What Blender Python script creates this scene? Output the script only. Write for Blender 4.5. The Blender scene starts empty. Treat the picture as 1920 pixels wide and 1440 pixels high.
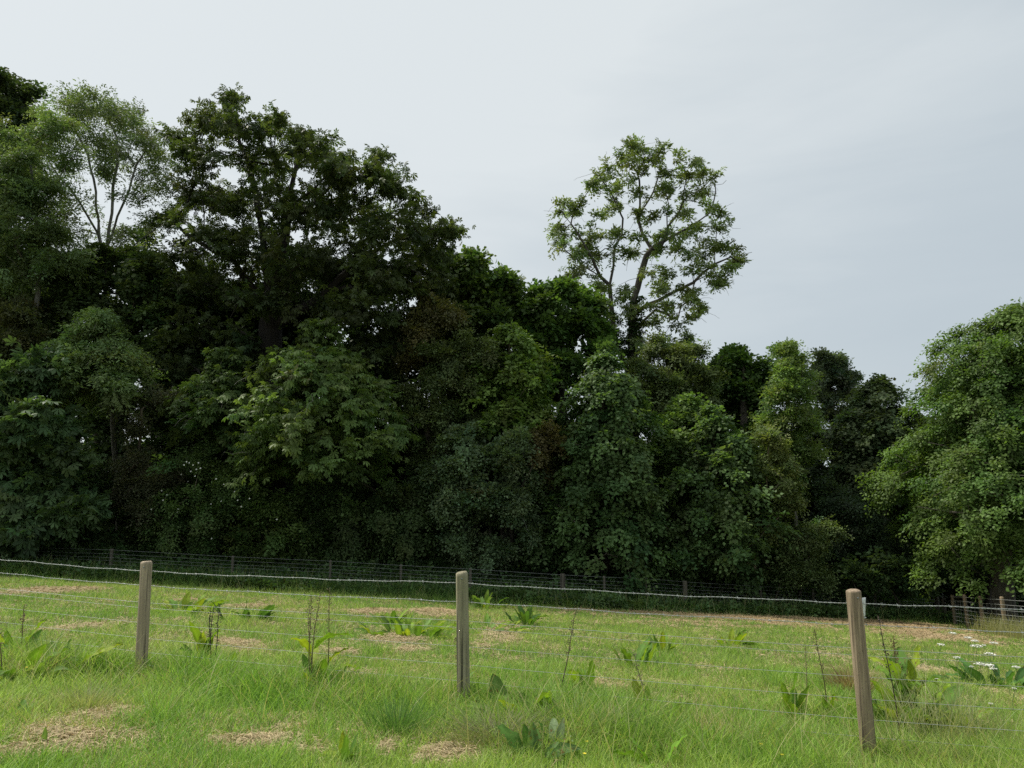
import bpy, math
import numpy as np
from mathutils import Vector

rng = np.random.default_rng(7)
scn = bpy.context.scene
COL = scn.collection

# ------------------------------------------------------------------ camera
F = 1371.0                       # focal length in px of the 1920 wide photograph
PITCH = math.radians(8.3)
CZ = 1.6
cam_d = bpy.data.cameras.new('camera')
cam_d.sensor_width = 36.0
cam_d.lens = F / 1920 * 36.0
cam_d.clip_start = 0.05
cam_d.clip_end = 3000
cam = bpy.data.objects.new('camera', cam_d)
cam.location = (0, 0, CZ)
cam.rotation_euler = (math.radians(90) + PITCH, 0, 0)
COL.objects.link(cam)
scn.camera = cam

# ------------------------------------------------------------------ sky and sun
SUN = Vector((-0.52, 0.28, 0.82)).normalized()
elev = math.asin(SUN.z)
azim = math.atan2(SUN.x, SUN.y)
world = bpy.data.worlds.new('World')
scn.world = world
world.use_nodes = True
nt = world.node_tree
nt.nodes.clear()
N = nt.nodes.new
L = nt.links.new
out = N('ShaderNodeOutputWorld')
sky = N('ShaderNodeTexSky')
sky.sky_type = 'NISHITA'
sky.sun_disc = False
sky.sun_elevation = elev
sky.sun_rotation = azim
sky.dust_density = 2.0
bg1 = N('ShaderNodeBackground'); bg1.inputs[1].default_value = 0.10
L(sky.outputs[0], bg1.inputs[0])
tc = N('ShaderNodeTexCoord')
mp = N('ShaderNodeMapping'); mp.inputs['Scale'].default_value = (1.3, 1.3, 4.6)
mp.inputs['Rotation'].default_value = (0.25, 0.3, 0.2)
L(tc.outputs['Generated'], mp.inputs[0])
no = N('ShaderNodeTexNoise'); no.inputs['Scale'].default_value = 0.9
no.inputs['Detail'].default_value = 6.0; no.inputs['Roughness'].default_value = 0.55
L(mp.outputs[0], no.inputs[0])
# the cloud layer is thinner, so brighter, towards the sun
dt = N('ShaderNodeVectorMath'); dt.operation = 'DOT_PRODUCT'
dt.inputs[1].default_value = tuple(SUN)
L(tc.outputs['Generated'], dt.inputs[0])
mr = N('ShaderNodeMapRange')
mr.inputs['From Min'].default_value = -0.1; mr.inputs['From Max'].default_value = 0.92
mr.inputs['To Min'].default_value = 0.0; mr.inputs['To Max'].default_value = 1.0
L(dt.outputs['Value'], mr.inputs[0])
ad = N('ShaderNodeMath'); ad.operation = 'MULTIPLY_ADD'; ad.inputs[1].default_value = 0.62
L(no.outputs[0], ad.inputs[0]); L(mr.outputs[0], ad.inputs[2])
mp2 = N('ShaderNodeMapping'); mp2.inputs['Scale'].default_value = (2.2, 2.6, 13.0); mp2.inputs['Rotation'].default_value = (0.12, 0.16, 0.5)
L(tc.outputs['Generated'], mp2.inputs[0])
no2 = N('ShaderNodeTexNoise'); no2.inputs['Scale'].default_value = 1.1; no2.inputs['Detail'].default_value = 5.0; no2.inputs['Distortion'].default_value = 0.5
L(mp2.outputs[0], no2.inputs[0])
ad2 = N('ShaderNodeMath'); ad2.operation = 'MULTIPLY_ADD'; ad2.inputs[1].default_value = 0.30
L(no2.outputs[0], ad2.inputs[0]); L(ad.outputs[0], ad2.inputs[2])
sb = N('ShaderNodeMath'); sb.operation = 'SUBTRACT'; sb.inputs[1].default_value = 0.15
L(ad2.outputs[0], sb.inputs[0])
cr = N('ShaderNodeValToRGB')
cr.color_ramp.elements[0].position = 0.2; cr.color_ramp.elements[0].color = (0.52, 0.60, 0.66, 1)
cr.color_ramp.elements[1].position = 1.0; cr.color_ramp.elements[1].color = (0.83, 0.885, 0.90, 1)
e = cr.color_ramp.elements.new(0.62); e.color = (0.62, 0.695, 0.74, 1)
L(sb.outputs[0], cr.inputs[0])
bg2 = N('ShaderNodeBackground'); bg2.inputs[1].default_value = 0.945
L(cr.outputs[0], bg2.inputs[0])
mx = N('ShaderNodeMixShader'); mx.inputs[0].default_value = 0.90
L(bg1.outputs[0], mx.inputs[1]); L(bg2.outputs[0], mx.inputs[2])
L(mx.outputs[0], out.inputs[0])

sd = bpy.data.lights.new('sun', 'SUN')
sd.energy = 4.2
sd.angle = math.radians(7)
sd.color = (1.0, 0.95, 0.86)
so = bpy.data.objects.new('sun', sd)
so.rotation_euler = SUN.to_track_quat('Z', 'Y').to_euler()
so.location = (-10, 5, 30)
COL.objects.link(so)

scn.view_settings.view_transform = 'Standard'
scn.view_settings.look = 'None'
scn.view_settings.gamma = 1.0
scn.view_settings.exposure = 0.0
scn.render.engine = 'CYCLES'
scn.cycles.max_bounces = 6
scn.cycles.diffuse_bounces = 3
scn.cycles.glossy_bounces = 2
scn.cycles.transmission_bounces = 3
scn.cycles.use_denoising = False

# ------------------------------------------------------------------ helpers
cP, sP = math.cos(PITCH), math.sin(PITCH)
A0, AY, AX = -1.013 + CZ, -0.1019, -0.0555

def vnoise(x, y, seed=0):
    """smooth 2-D value noise, 0..1"""
    x = np.asarray(x, float); y = np.asarray(y, float)
    xi = np.floor(x).astype(np.int64); yi = np.floor(y).astype(np.int64)
    fx = x - xi; fy = y - yi
    fx = fx * fx * (3 - 2 * fx); fy = fy * fy * (3 - 2 * fy)
    def h(a, b):
        n = (a * 374761393 + b * 668265263 + seed * 1442695041) & 0x7fffffff
        n = ((n ^ (n >> 13)) * 1274126177) & 0x7fffffff
        return ((n ^ (n >> 16)) & 0xffff) / 65535.0
    return (h(xi, yi) * (1 - fx) + h(xi + 1, yi) * fx) * (1 - fy) + (h(xi, yi + 1) * (1 - fx) + h(xi + 1, yi + 1) * fx) * fy

def fbm(x, y, seed=0, o=3):
    s = 0; a = 1; t = 0
    for k in range(o):
        s = s + a * vnoise(np.asarray(x) * 2 ** k, np.asarray(y) * 2 ** k, seed + k * 17); t += a; a *= 0.5
    return s / t

def gz(x, y):
    x = np.asarray(x, float); y = np.asarray(y, float)
    yy = 3.0 + np.where(y < 3, 0.35 * (y - 3), y - 3)
    yy = np.where(yy > 45, 45 + 0.15 * (yy - 45), yy)
    xx = np.clip(x, -45, 45)
    z = A0 + AY * yy + AX * xx
    z = z - 0.075 * np.exp(-((x + 3.0) ** 2 + (y - 6.1) ** 2) / 0.8) - 0.085 * np.exp(-((x - 2.2) ** 2 + (y - 4.75) ** 2) / 0.8)
    return z + (fbm(x * 0.7, y * 0.7, 3) - 0.5) * 0.07

def ray(px, py):
    u = (px - 960) / F; v = (720 - py) / F
    return u, cP - v * sP, sP + v * cP

def P(px, py, Y):
    u, a, b = ray(px, py); k = Y / a
    return np.array((u * k, Y, CZ + b * k))

def G(px, py):
    """point of the ground seen at a pixel"""
    u, a, b = ray(px, py)
    k = (A0 - CZ) / (b - AY * a - AX * u)
    x, y = u * k, a * k
    return np.array((x, y, float(gz(x, y))))

def base_at(px, Y):
    """ground point on depth Y in the column px (near the horizon)"""
    u, a, b = ray(px, 1080); k = Y / a
    return np.array((u * k, Y, float(gz(u * k, Y))))

def empty(name, loc, label, cat, group=None, kind=None):
    o = bpy.data.objects.new(name, None)
    o.location = tuple(float(v) for v in loc)
    o.empty_display_size = 0.3
    COL.objects.link(o)
    if label: o['label'] = label
    if cat: o['category'] = cat
    if group: o['group'] = group
    if kind: o['kind'] = kind
    return o

def mesh_np(name, verts, faces, mat, parent=None, col=None, smooth=False):
    """verts world space (n,3); faces list of int arrays (m,k) possibly mixed"""
    verts = np.asarray(verts, dtype=np.float32)
    org = np.zeros(3, np.float32) if parent is None else np.array(root_loc(parent), np.float32)
    v = verts - org
    me = bpy.data.meshes.new(name)
    if not isinstance(faces, list): faces = [faces]
    faces = [np.asarray(f, dtype=np.int32) for f in faces if len(f)]
    li = np.concatenate([f.ravel() for f in faces])
    ls = []; c = 0
    for f in faces:
        ls.append(np.arange(f.shape[0], dtype=np.int32) * f.shape[1] + c); c += f.size
    ls = np.concatenate(ls)
    me.vertices.add(len(v)); me.vertices.foreach_set('co', v.ravel())
    me.loops.add(len(li)); me.loops.foreach_set('vertex_index', li)
    me.polygons.add(len(ls)); me.polygons.foreach_set('loop_start', ls)
    if smooth: me.polygons.foreach_set('use_smooth', np.ones(len(ls), dtype=bool))
    me.update(calc_edges=True)
    if col is not None:
        a = me.color_attributes.new('Col', 'FLOAT_COLOR', 'POINT')
        c4 = np.ones((len(v), 4), np.float32); c4[:, :3] = col
        a.data.foreach_set('color', c4.ravel())
    me.materials.append(mat)
    o = bpy.data.objects.new(name, me)
    COL.objects.link(o)
    if parent is not None: o.parent = parent
    return o

def root_loc(o):
    l = np.array(o.location)
    while o.parent is not None:
        o = o.parent; l = l + np.array(o.location)
    return l

def tag(o, label, cat, group=None, kind=None):
    o['label'] = label; o['category'] = cat
    if group: o['group'] = group
    if kind: o['kind'] = kind

class Tubes:
    def __init__(s): s.v = []; s.f = []; s.n = 0; s.c = []
    def add(s, pts, rad, k=6, col=(1, 1, 1), cap=True):
        pts = np.asarray(pts, float); n = len(pts)
        rad = np.broadcast_to(np.asarray(rad, float), (n,))
        t = np.gradient(pts, axis=0); t /= np.linalg.norm(t, axis=1)[:, None] + 1e-9
        ref = np.array((0.31, 0.27, 0.91)) if abs(t[:, 2].mean()) < 0.8 else np.array((0.93, 0.3, 0.1))
        a = np.cross(t, ref); a /= np.linalg.norm(a, axis=1)[:, None] + 1e-9
        b = np.cross(t, a)
        th = np.arange(k) * 2 * math.pi / k
        ring = pts[:, None, :] + rad[:, None, None] * (np.cos(th)[None, :, None] * a[:, None, :] + np.sin(th)[None, :, None] * b[:, None, :])
        s.v.append(ring.reshape(-1, 3))
        i = np.arange(n - 1)[:, None] * k; j = np.arange(k)[None, :]; j2 = (j + 1) % k
        q = np.stack([i + j, i + j2, i + k + j2, i + k + j], -1).reshape(-1, 4) + s.n
        s.f.append(q)
        s.c.append(np.broadcast_to(np.asarray(col, float), (n * k, 3)))
        s.n += n * k
    def build(s, name, mat, parent=None, smooth=True):
        return mesh_np(name, np.concatenate(s.v), np.concatenate(s.f), mat, parent, np.concatenate(s.c), smooth)

# ------------------------------------------------------------------ materials
def new_mat(name):
    m = bpy.data.materials.new(name); m.use_nodes = True
    return m, m.node_tree, m.node_tree.nodes['Principled BSDF'], m.node_tree.nodes['Material Output']

def leaf_mat(name, trans=0.25, rough=0.55, spec=0.22, tint=(1.5, 1.6, 0.6)):
    m, t, p, o = new_mat(name)
    at = t.nodes.new('ShaderNodeAttribute'); at.attribute_name = 'Col'
    t.links.new(at.outputs['Color'], p.inputs['Base Color'])
    p.inputs['Roughness'].default_value = rough
    p.inputs['Specular IOR Level'].default_value = spec
    tr = t.nodes.new('ShaderNodeBsdfTranslucent')
    mu = t.nodes.new('ShaderNodeVectorMath'); mu.operation = 'MULTIPLY'; mu.inputs[1].default_value = tint
    t.links.new(at.outputs['Color'], mu.inputs[0]); t.links.new(mu.outputs[0], tr.inputs['Color'])
    ms = t.nodes.new('ShaderNodeMixShader'); ms.inputs[0].default_value = trans
    t.links.new(p.outputs[0], ms.inputs[1]); t.links.new(tr.outputs[0], ms.inputs[2])
    t.links.new(ms.outputs[0], o.inputs['Surface'])
    return m

M_LEAF = leaf_mat('tree_leaf', 0.34)
M_GRASS = leaf_mat('grass_blade', 0.36, 0.55, 0.25, (1.25, 1.35, 0.7))
M_STRAW = leaf_mat('straw', 0.1, 0.7, 0.2, (1.1, 1.0, 0.8))

def dock_mat():
    m, t, p, o = new_mat('broad_leaf')
    at = t.nodes.new('ShaderNodeAttribute'); at.attribute_name = 'Col'
    n1 = t.nodes.new('ShaderNodeTexNoise'); n1.inputs['Scale'].default_value = 22; n1.inputs['Detail'].default_value = 3
    tc = t.nodes.new('ShaderNodeTexCoord'); t.links.new(tc.outputs['Object'], n1.inputs[0])
    mr = t.nodes.new('ShaderNodeMapRange'); mr.inputs['To Min'].default_value = 0.65; mr.inputs['To Max'].default_value = 1.3
    t.links.new(n1.outputs[0], mr.inputs[0])
    mu = t.nodes.new('ShaderNodeVectorMath'); mu.operation = 'SCALE'
    t.links.new(at.outputs['Color'], mu.inputs[0]); t.links.new(mr.outputs[0], mu.inputs['Scale'])
    sp_ = t.nodes.new('ShaderNodeMapRange'); sp_.inputs['From Min'].default_value = 0.60; sp_.inputs['From Max'].default_value = 0.68
    n3 = t.nodes.new('ShaderNodeTexNoise'); n3.inputs['Scale'].default_value = 30; n3.inputs['Detail'].default_value = 4
    t.links.new(tc.outputs['Object'], n3.inputs[0]); t.links.new(n3.outputs[0], sp_.inputs[0])
    bx = t.nodes.new('ShaderNodeMix'); bx.data_type = 'RGBA'; bx.inputs[7].default_value = (0.16, 0.085, 0.03, 1)
    t.links.new(sp_.outputs[0], bx.inputs[0]); t.links.new(mu.outputs[0], bx.inputs[6])
    t.links.new(bx.outputs[2], p.inputs['Base Color'])
    p.inputs['Roughness'].default_value = 0.6; p.inputs['Specular IOR Level'].default_value = 0.12
    bp = t.nodes.new('ShaderNodeBump'); bp.inputs['Strength'].default_value = 0.4; bp.inputs['Distance'].default_value = 0.01
    t.links.new(n1.outputs[0], bp.inputs['Height']); t.links.new(bp.outputs[0], p.inputs['Normal'])
    tr = t.nodes.new('ShaderNodeBsdfTranslucent')
    m2 = t.nodes.new('ShaderNodeVectorMath'); m2.operation = 'MULTIPLY'; m2.inputs[1].default_value = (1.5, 1.5, 0.5)
    t.links.new(mu.outputs[0], m2.inputs[0]); t.links.new(m2.outputs[0], tr.inputs['Color'])
    ms = t.nodes.new('ShaderNodeMixShader'); ms.inputs[0].default_value = 0.35
    t.links.new(p.outputs[0], ms.inputs[1]); t.links.new(tr.outputs[0], ms.inputs[2])
    t.links.new(ms.outputs[0], o.inputs['Surface'])
    return m
M_DOCK = dock_mat()

def bark_mat():
    m, t, p, o = new_mat('bark')
    at = t.nodes.new('ShaderNodeAttribute'); at.attribute_name = 'Col'
    tc = t.nodes.new('ShaderNodeTexCoord')
    mp = t.nodes.new('ShaderNodeMapping'); mp.inputs['Scale'].default_value = (9, 9, 2)
    t.links.new(tc.outputs['Object'], mp.inputs[0])
    n1 = t.nodes.new('ShaderNodeTexNoise'); n1.inputs['Scale'].default_value = 1.4; n1.inputs['Detail'].default_value = 6
    t.links.new(mp.outputs[0], n1.inputs[0])
    mr = t.nodes.new('ShaderNodeMapRange'); mr.inputs['From Min'].default_value = 0.3; mr.inputs['From Max'].default_value = 0.7
    mr.inputs['To Min'].default_value = 0.5; mr.inputs['To Max'].default_value = 1.5
    t.links.new(n1.outputs[0], mr.inputs[0])
    mu = t.nodes.new('ShaderNodeVectorMath'); mu.operation = 'SCALE'
    t.links.new(at.outputs['Color'], mu.inputs[0]); t.links.new(mr.outputs[0], mu.inputs['Scale'])
    t.links.new(mu.outputs[0], p.inputs['Base Color'])
    p.inputs['Roughness'].default_value = 0.9
    bp = t.nodes.new('ShaderNodeBump'); bp.inputs['Strength'].default_value = 0.7; bp.inputs['Distance'].default_value = 0.05
    t.links.new(n1.outputs[0], bp.inputs['Height']); t.links.new(bp.outputs[0], p.inputs['Normal'])
    return m
M_BARK = bark_mat()

def stalk_mat():
    m, t, p, o = new_mat('plant_stalk')
    at = t.nodes.new('ShaderNodeAttribute'); at.attribute_name = 'Col'
    t.links.new(at.outputs['Color'], p.inputs['Base Color'])
    p.inputs['Roughness'].default_value = 0.7
    return m
M_STALK = stalk_mat()

def wood_mat(name, c1, c2, c3):
    m, t, p, o = new_mat(name)
    tc = t.nodes.new('ShaderNodeTexCoord')
    def noise(sc, scale, det=5, rough=0.6):
        mp = t.nodes.new('ShaderNodeMapping'); mp.inputs['Scale'].default_value = sc
        t.links.new(tc.outputs['Object'], mp.inputs[0])
        n = t.nodes.new('ShaderNodeTexNoise'); n.inputs['Scale'].default_value = scale
        n.inputs['Detail'].default_value = det; n.inputs['Roughness'].default_value = rough
        t.links.new(mp.outputs[0], n.inputs[0]); return n
    grain = noise((34, 34, 1.3), 2.2)
    big = noise((5, 5, 2.5), 1.1, 3)
    knot = t.nodes.new('ShaderNodeTexVoronoi'); mp = t.nodes.new('ShaderNodeMapping')
    mp.inputs['Scale'].default_value = (9, 9, 4.2); t.links.new(tc.outputs['Object'], mp.inputs[0]); t.links.new(mp.outputs[0], knot.inputs[0])
    r = t.nodes.new('ShaderNodeValToRGB')
    r.color_ramp.elements[0].position = 0.30; r.color_ramp.elements[0].color = (*c1, 1)
    r.color_ramp.elements[1].position = 0.70; r.color_ramp.elements[1].color = (*c2, 1)
    t.links.new(grain.outputs[0], r.inputs[0])
    mx = t.nodes.new('ShaderNodeMix'); mx.data_type = 'RGBA'; mx.inputs[7].default_value = (*c3, 1)
    mr = t.nodes.new('ShaderNodeMapRange'); mr.inputs['From Min'].default_value = 0.42; mr.inputs['From Max'].default_value = 0.68
    mr.inputs['To Max'].default_value = 0.75
    t.links.new(big.outputs[0], mr.inputs[0]); t.links.new(mr.outputs[0], mx.inputs[0]); t.links.new(r.outputs[0], mx.inputs[6])
    k = t.nodes.new('ShaderNodeMapRange'); k.inputs['From Min'].default_value = 0.05; k.inputs['From Max'].default_value = 0.16
    k.inputs['To Min'].default_value = 0.45; k.inputs['To Max'].default_value = 1.0
    t.links.new(knot.outputs['Distance'], k.inputs[0])
    mu = t.nodes.new('ShaderNodeVectorMath'); mu.operation = 'SCALE'
    t.links.new(mx.outputs[2], mu.inputs[0]); t.links.new(k.outputs[0], mu.inputs['Scale'])
    t.links.new(mu.outputs[0], p.inputs['Base Color'])
    crack = noise((26, 26, 0.55), 1.0, 2, 0.4)
    ck = t.nodes.new('ShaderNodeMapRange'); ck.inputs['From Min'].default_value = 0.34; ck.inputs['From Max'].default_value = 0.39
    ck.inputs['To Min'].default_value = 0.28; ck.inputs['To Max'].default_value = 1.0
    t.links.new(crack.outputs[0], ck.inputs[0])
    m3 = t.nodes.new('ShaderNodeVectorMath'); m3.operation = 'SCALE'
    t.links.new(mu.outputs[0], m3.inputs[0]); t.links.new(ck.outputs[0], m3.inputs['Scale']); t.links.new(m3.outputs[0], p.inputs['Base Color'])
    p.inputs['Roughness'].default_value = 0.85
    bp = t.nodes.new('ShaderNodeBump'); bp.inputs['Strength'].default_value = 0.8; bp.inputs['Distance'].default_value = 0.006
    t.links.new(grain.outputs[0], bp.inputs['Height']); t.links.new(bp.outputs[0], p.inputs['Normal'])
    return m
M_POST = wood_mat('weathered_post', (0.11, 0.078, 0.046), (0.47, 0.36, 0.24), (0.26, 0.20, 0.13))
M_POST_L = wood_mat('pale_post', (0.15, 0.115, 0.075), (0.56, 0.45, 0.32), (0.34, 0.27, 0.185))
M_POST_M = wood_mat('olive_post', (0.10, 0.088, 0.05), (0.46, 0.41, 0.27), (0.22, 0.21, 0.12))
M_POST2 = wood_mat('newer_post', (0.14, 0.10, 0.06), (0.36, 0.27, 0.17), (0.24, 0.19, 0.12))
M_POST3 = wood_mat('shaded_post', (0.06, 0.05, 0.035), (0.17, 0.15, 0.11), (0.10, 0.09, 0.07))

def simple(name, col, rough=0.6, metal=0.0):
    m, t, p, o = new_mat(name)
    n1 = t.nodes.new('ShaderNodeTexNoise'); n1.inputs['Scale'].default_value = 18
    r = t.nodes.new('ShaderNodeValToRGB')
    r.color_ramp.elements[0].color = (*[c * 0.8 for c in col], 1); r.color_ramp.elements[1].color = (*[min(1, c * 1.15) for c in col], 1)
    t.links.new(n1.outputs[0], r.inputs[0]); t.links.new(r.outputs[0], p.inputs['Base Color'])
    p.inputs['Roughness'].default_value = rough; p.inputs['Metallic'].default_value = metal
    return m
M_WIRE = simple('galvanised_wire', (0.42, 0.44, 0.42), 0.5, 0.3)
M_WIRE_D = simple('dull_wire', (0.27, 0.28, 0.27), 0.6, 0.3)
M_CARD = simple('white_card', (0.80, 0.80, 0.79), 0.5)
M_PETAL = simple('white_petal', (0.78, 0.78, 0.70), 0.6)
M_YEL = simple('yellow_petal', (0.75, 0.62, 0.02), 0.5)

def ground_mat():
    m, t, p, o = new_mat('soil_and_thatch')
    tc = t.nodes.new('ShaderNodeTexCoord')
    n1 = t.nodes.new('ShaderNodeTexNoise'); n1.inputs['Scale'].default_value = 1.3; n1.inputs['Detail'].default_value = 8
    n1.inputs['Roughness'].default_value = 0.7
    t.links.new(tc.outputs['Object'], n1.inputs[0])
    r = t.nodes.new('ShaderNodeValToRGB')
    r.color_ramp.elements[0].position = 0.35; r.color_ramp.elements[0].color = (0.05, 0.07, 0.02, 1)
    r.color_ramp.elements[1].position = 0.65; r.color_ramp.elements[1].color = (0.16, 0.15, 0.06, 1)
    t.links.new(n1.outputs[0], r.inputs[0]); t.links.new(r.outputs[0], p.inputs['Base Color'])
    p.inputs['Roughness'].default_value = 1.0
    # leaf litter under the trees
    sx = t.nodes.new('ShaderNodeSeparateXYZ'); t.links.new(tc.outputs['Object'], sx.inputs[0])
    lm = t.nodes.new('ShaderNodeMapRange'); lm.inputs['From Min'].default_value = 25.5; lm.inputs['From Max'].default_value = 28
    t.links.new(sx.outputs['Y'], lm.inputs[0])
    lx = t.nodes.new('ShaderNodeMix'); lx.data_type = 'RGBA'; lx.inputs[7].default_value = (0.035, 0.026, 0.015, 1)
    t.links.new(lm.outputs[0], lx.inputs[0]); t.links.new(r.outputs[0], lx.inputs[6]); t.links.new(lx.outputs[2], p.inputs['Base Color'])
    n2 = t.nodes.new('ShaderNodeTexNoise'); n2.inputs['Scale'].default_value = 40; n2.inputs['Detail'].default_value = 5
    t.links.new(tc.outputs['Object'], n2.inputs[0])
    bp = t.nodes.new('ShaderNodeBump'); bp.inputs['Strength'].default_value = 0.8; bp.inputs['Distance'].default_value = 0.04
    t.links.new(n2.outputs[0], bp.inputs['Height']); t.links.new(bp.outputs[0], p.inputs['Normal'])
    return m
M_GROUND = ground_mat()

# ------------------------------------------------------------------ ground sheet
def ground():
    g1 = np.concatenate([np.linspace(-900, -60, 12), np.linspace(-50, -22, 20), np.linspace(-21, 21, 110), np.linspace(22, 50, 20), np.linspace(60, 900, 12)])
    g2 = np.concatenate([np.linspace(-300, -20, 8), np.linspace(-14, 0, 10), np.linspace(0.4, 32, 100), np.linspace(34, 70, 20), np.linspace(90, 1500, 12)])
    X, Y = np.meshgrid(g1, g2)
    Z = gz(X, Y)
    v = np.stack([X, Y, Z], -1).reshape(-1, 3)
    nx, ny = len(g1), len(g2)
    i = np.arange(ny - 1)[:, None] * nx; j = np.arange(nx - 1)[None, :]
    q = np.stack([i + j, i + j + 1, i + nx + j + 1, i + nx + j], -1).reshape(-1, 4)
    o = mesh_np('ground', v, q, M_GROUND, None, None, True)
    o['kind'] = 'structure'
ground()

# ------------------------------------------------------------------ fence lines (plan view)
FA = G(268, 1275); FA[:2] = (-3.03, 6.3)
FB = np.array((-0.35, 5.6, 0)); FC = np.array((2.24, 4.9, 0))
def near_fence_dist(x, y):
    """signed distance to the line of the near fence (piecewise), positive beyond"""
    a = np.array((-3.03, 6.3)); b = np.array((2.24, 4.9))
    d = b - a; n = np.array((-d[1], d[0])) / np.linalg.norm(d)
    return (np.asarray(x) - a[0]) * n[0] + (np.asarray(y) - a[1]) * n[1]
FAR = [(-36, 23.2), (-12.0, 22.6), (1.6, 22.8), (15.15, 27.0)]
RIGHT = [(15.15, 27.0), (13.55, 21.8), (12.9, 20.0), (11.2, 14.0)]
def far_y(x):
    return np.interp(x, [p[0] for p in FAR], [p[1] for p in FAR])

# ------------------------------------------------------------------ trees
def unit(v): return v / (np.linalg.norm(v, axis=-1, keepdims=True) + 1e-9)

def leaves(c, u, n_spray, kind, size, col, var, seed, droop=0.35, rc=0.45, flat=0.9):
    """vectorised foliage. c (n,3) clump centres, u (n,3) outward direction"""
    r = np.random.default_rng(seed)
    n = len(c)
    cl = np.repeat(np.arange(n), n_spray)
    m = len(cl)
    off = unit(r.normal(size=(m, 3))) * (r.random((m, 1)) ** 0.5) * rc * 0.75
    off[:, 2] *= 0.75
    D = unit(u[cl] * 0.95 + unit(r.normal(size=(m, 3))) * 0.75 + np.array((0, 0, -droop)) * np.clip(1.1 - u[cl][:, 2:3], 0.1, 1.1))
    O = c[cl] + off - D * rc * 0.3
    Ls = rc * (0.7 + 1.0 * r.random(m) ** 1.5); spv = 1 + 0.16 * r.normal(size=(m, 1))
    Nn = unit(np.array((0, 0, flat)) + u[cl] * 0.35 + r.normal(size=(m, 3)) * 0.24)
    Nn = unit(Nn - D * (Nn * D).sum(1, keepdims=True))
    S = np.cross(Nn, D)
    clv = (1 + var * r.normal(size=(n, 1)) * 0.9) * np.array((1, 1, 1)) + r.normal(size=(n, 1)) * np.array((0.10, 0.02, 0.02))
    clv = np.clip(clv, 0.5, 2.0) * 2.0
    if kind == 'palm':            # horse chestnut: leaves of 5-7 leaflets radiating from a stalk end
        K = 5; J = 6
        t = (np.arange(K) + 0.5) / K
        pos = O[:, None] + D[:, None] * (t[None, :, None] * Ls[:, None, None]) + S[:, None] * (r.normal(size=(m, K, 1)) * rc * 0.35) + r.normal(size=(m, K, 3)) * 0.04
        N0 = unit(Nn[:, None] + r.normal(size=(m, K, 3)) * 0.35)
        A0_ = unit(D[:, None] * 0.8 + r.normal(size=(m, K, 3)) * 0.6 + np.array((0, 0, -0.35)))
        A0_ = unit(A0_ - N0 * (A0_ * N0).sum(-1, keepdims=True)); B0 = np.cross(N0, A0_)
        ang = np.radians(np.linspace(-115, 115, J))
        ln = size * (0.62 + 0.38 * np.cos(ang)) * 1.0
        lsc = 0.75 + 0.5 * r.random((m, K, 1))
        ax = A0_[:, :, None] * np.cos(ang)[None, None, :, None] + B0[:, :, None] * np.sin(ang)[None, None, :, None] - N0[:, :, None] * 0.35
        ax = unit(ax)
        base = np.repeat(pos[:, :, None], J, 2)
        le = (ln[None, None, :] * lsc)
        wd = le * 0.19
        nn = np.repeat(N0[:, :, None], J, 2)
        cli = np.repeat(cl, K * J)
        base = base.reshape(-1, 3); ax = ax.reshape(-1, 3); nn = nn.reshape(-1, 3); le = le.reshape(-1); wd = wd.reshape(-1)
        wide = 0.66
    else:
        K = {'broad': 13, 'small': 20, 'fine': 30}[kind]
        t = (np.arange(K) + 0.7) / K
        side = np.where(np.arange(K) % 2 == 0, 1.0, -1.0)
        pos = O[:, None] + D[:, None] * (t[None, :, None] * Ls[:, None, None]) - np.array((0, 0, 1.0)) * (t[None, :, None] ** 2 * Ls[:, None, None] * 0.25)
        pos = pos + S[:, None] * (side[None, :, None] * r.random((m, K, 1)) * rc * {'broad': 0.35, 'small': 0.38, 'fine': 0.45}[kind]) + r.normal(size=(m, K, 3)) * 0.03
        ax = unit(D[:, None] * 0.55 + S[:, None] * side[None, :, None] * 0.75 + r.normal(size=(m, K, 3)) * 0.35 + np.array((0, 0, -0.12)))
        nn = unit(Nn[:, None] + r.normal(size=(m, K, 3)) * {'broad': 0.22, 'small': 0.24, 'fine': 0.4}[kind])
        lsc = 0.65 + 0.6 * r.random((m, K))
        base = pos.reshape(-1, 3); ax = ax.reshape(-1, 3); nn = nn.reshape(-1, 3)
        le = (size * lsc * {'broad': 1.12, 'small': 1.12, 'fine': 1.05}[kind]).reshape(-1)
        wd = le * {'broad': 0.42, 'small': 0.32, 'fine': 0.20}[kind]
        cli = np.repeat(cl, K)
        wide = {'broad': 0.42, 'small': 0.45, 'fine': 0.45}[kind]
    nn = unit(nn - ax * (nn * ax).sum(1, keepdims=True))
    sd_ = np.cross(nn, ax)
    k = len(base)
    le = le[:, None]; wd = wd[:, None]
    p0 = base; p2 = base + ax * le - nn * le * 0.12
    mid = base + ax * le * wide + nn * le * 0.03
    p1 = mid + sd_ * wd; p3 = mid - sd_ * wd
    V = np.stack([p0, p1, p2, p3], 1).reshape(-1, 3)
    Fq = np.arange(k * 4).reshape(-1, 4)
    lv = clv[cli] * np.repeat(spv, k // m, 0) * (1 + r.normal(size=(k, 1)) * 0.08)
    C = np.asarray(col)[None] * np.clip(lv, 0.5, 3.0)
    C = np.repeat(C, 4, 0)
    return V, Fq, C

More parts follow.
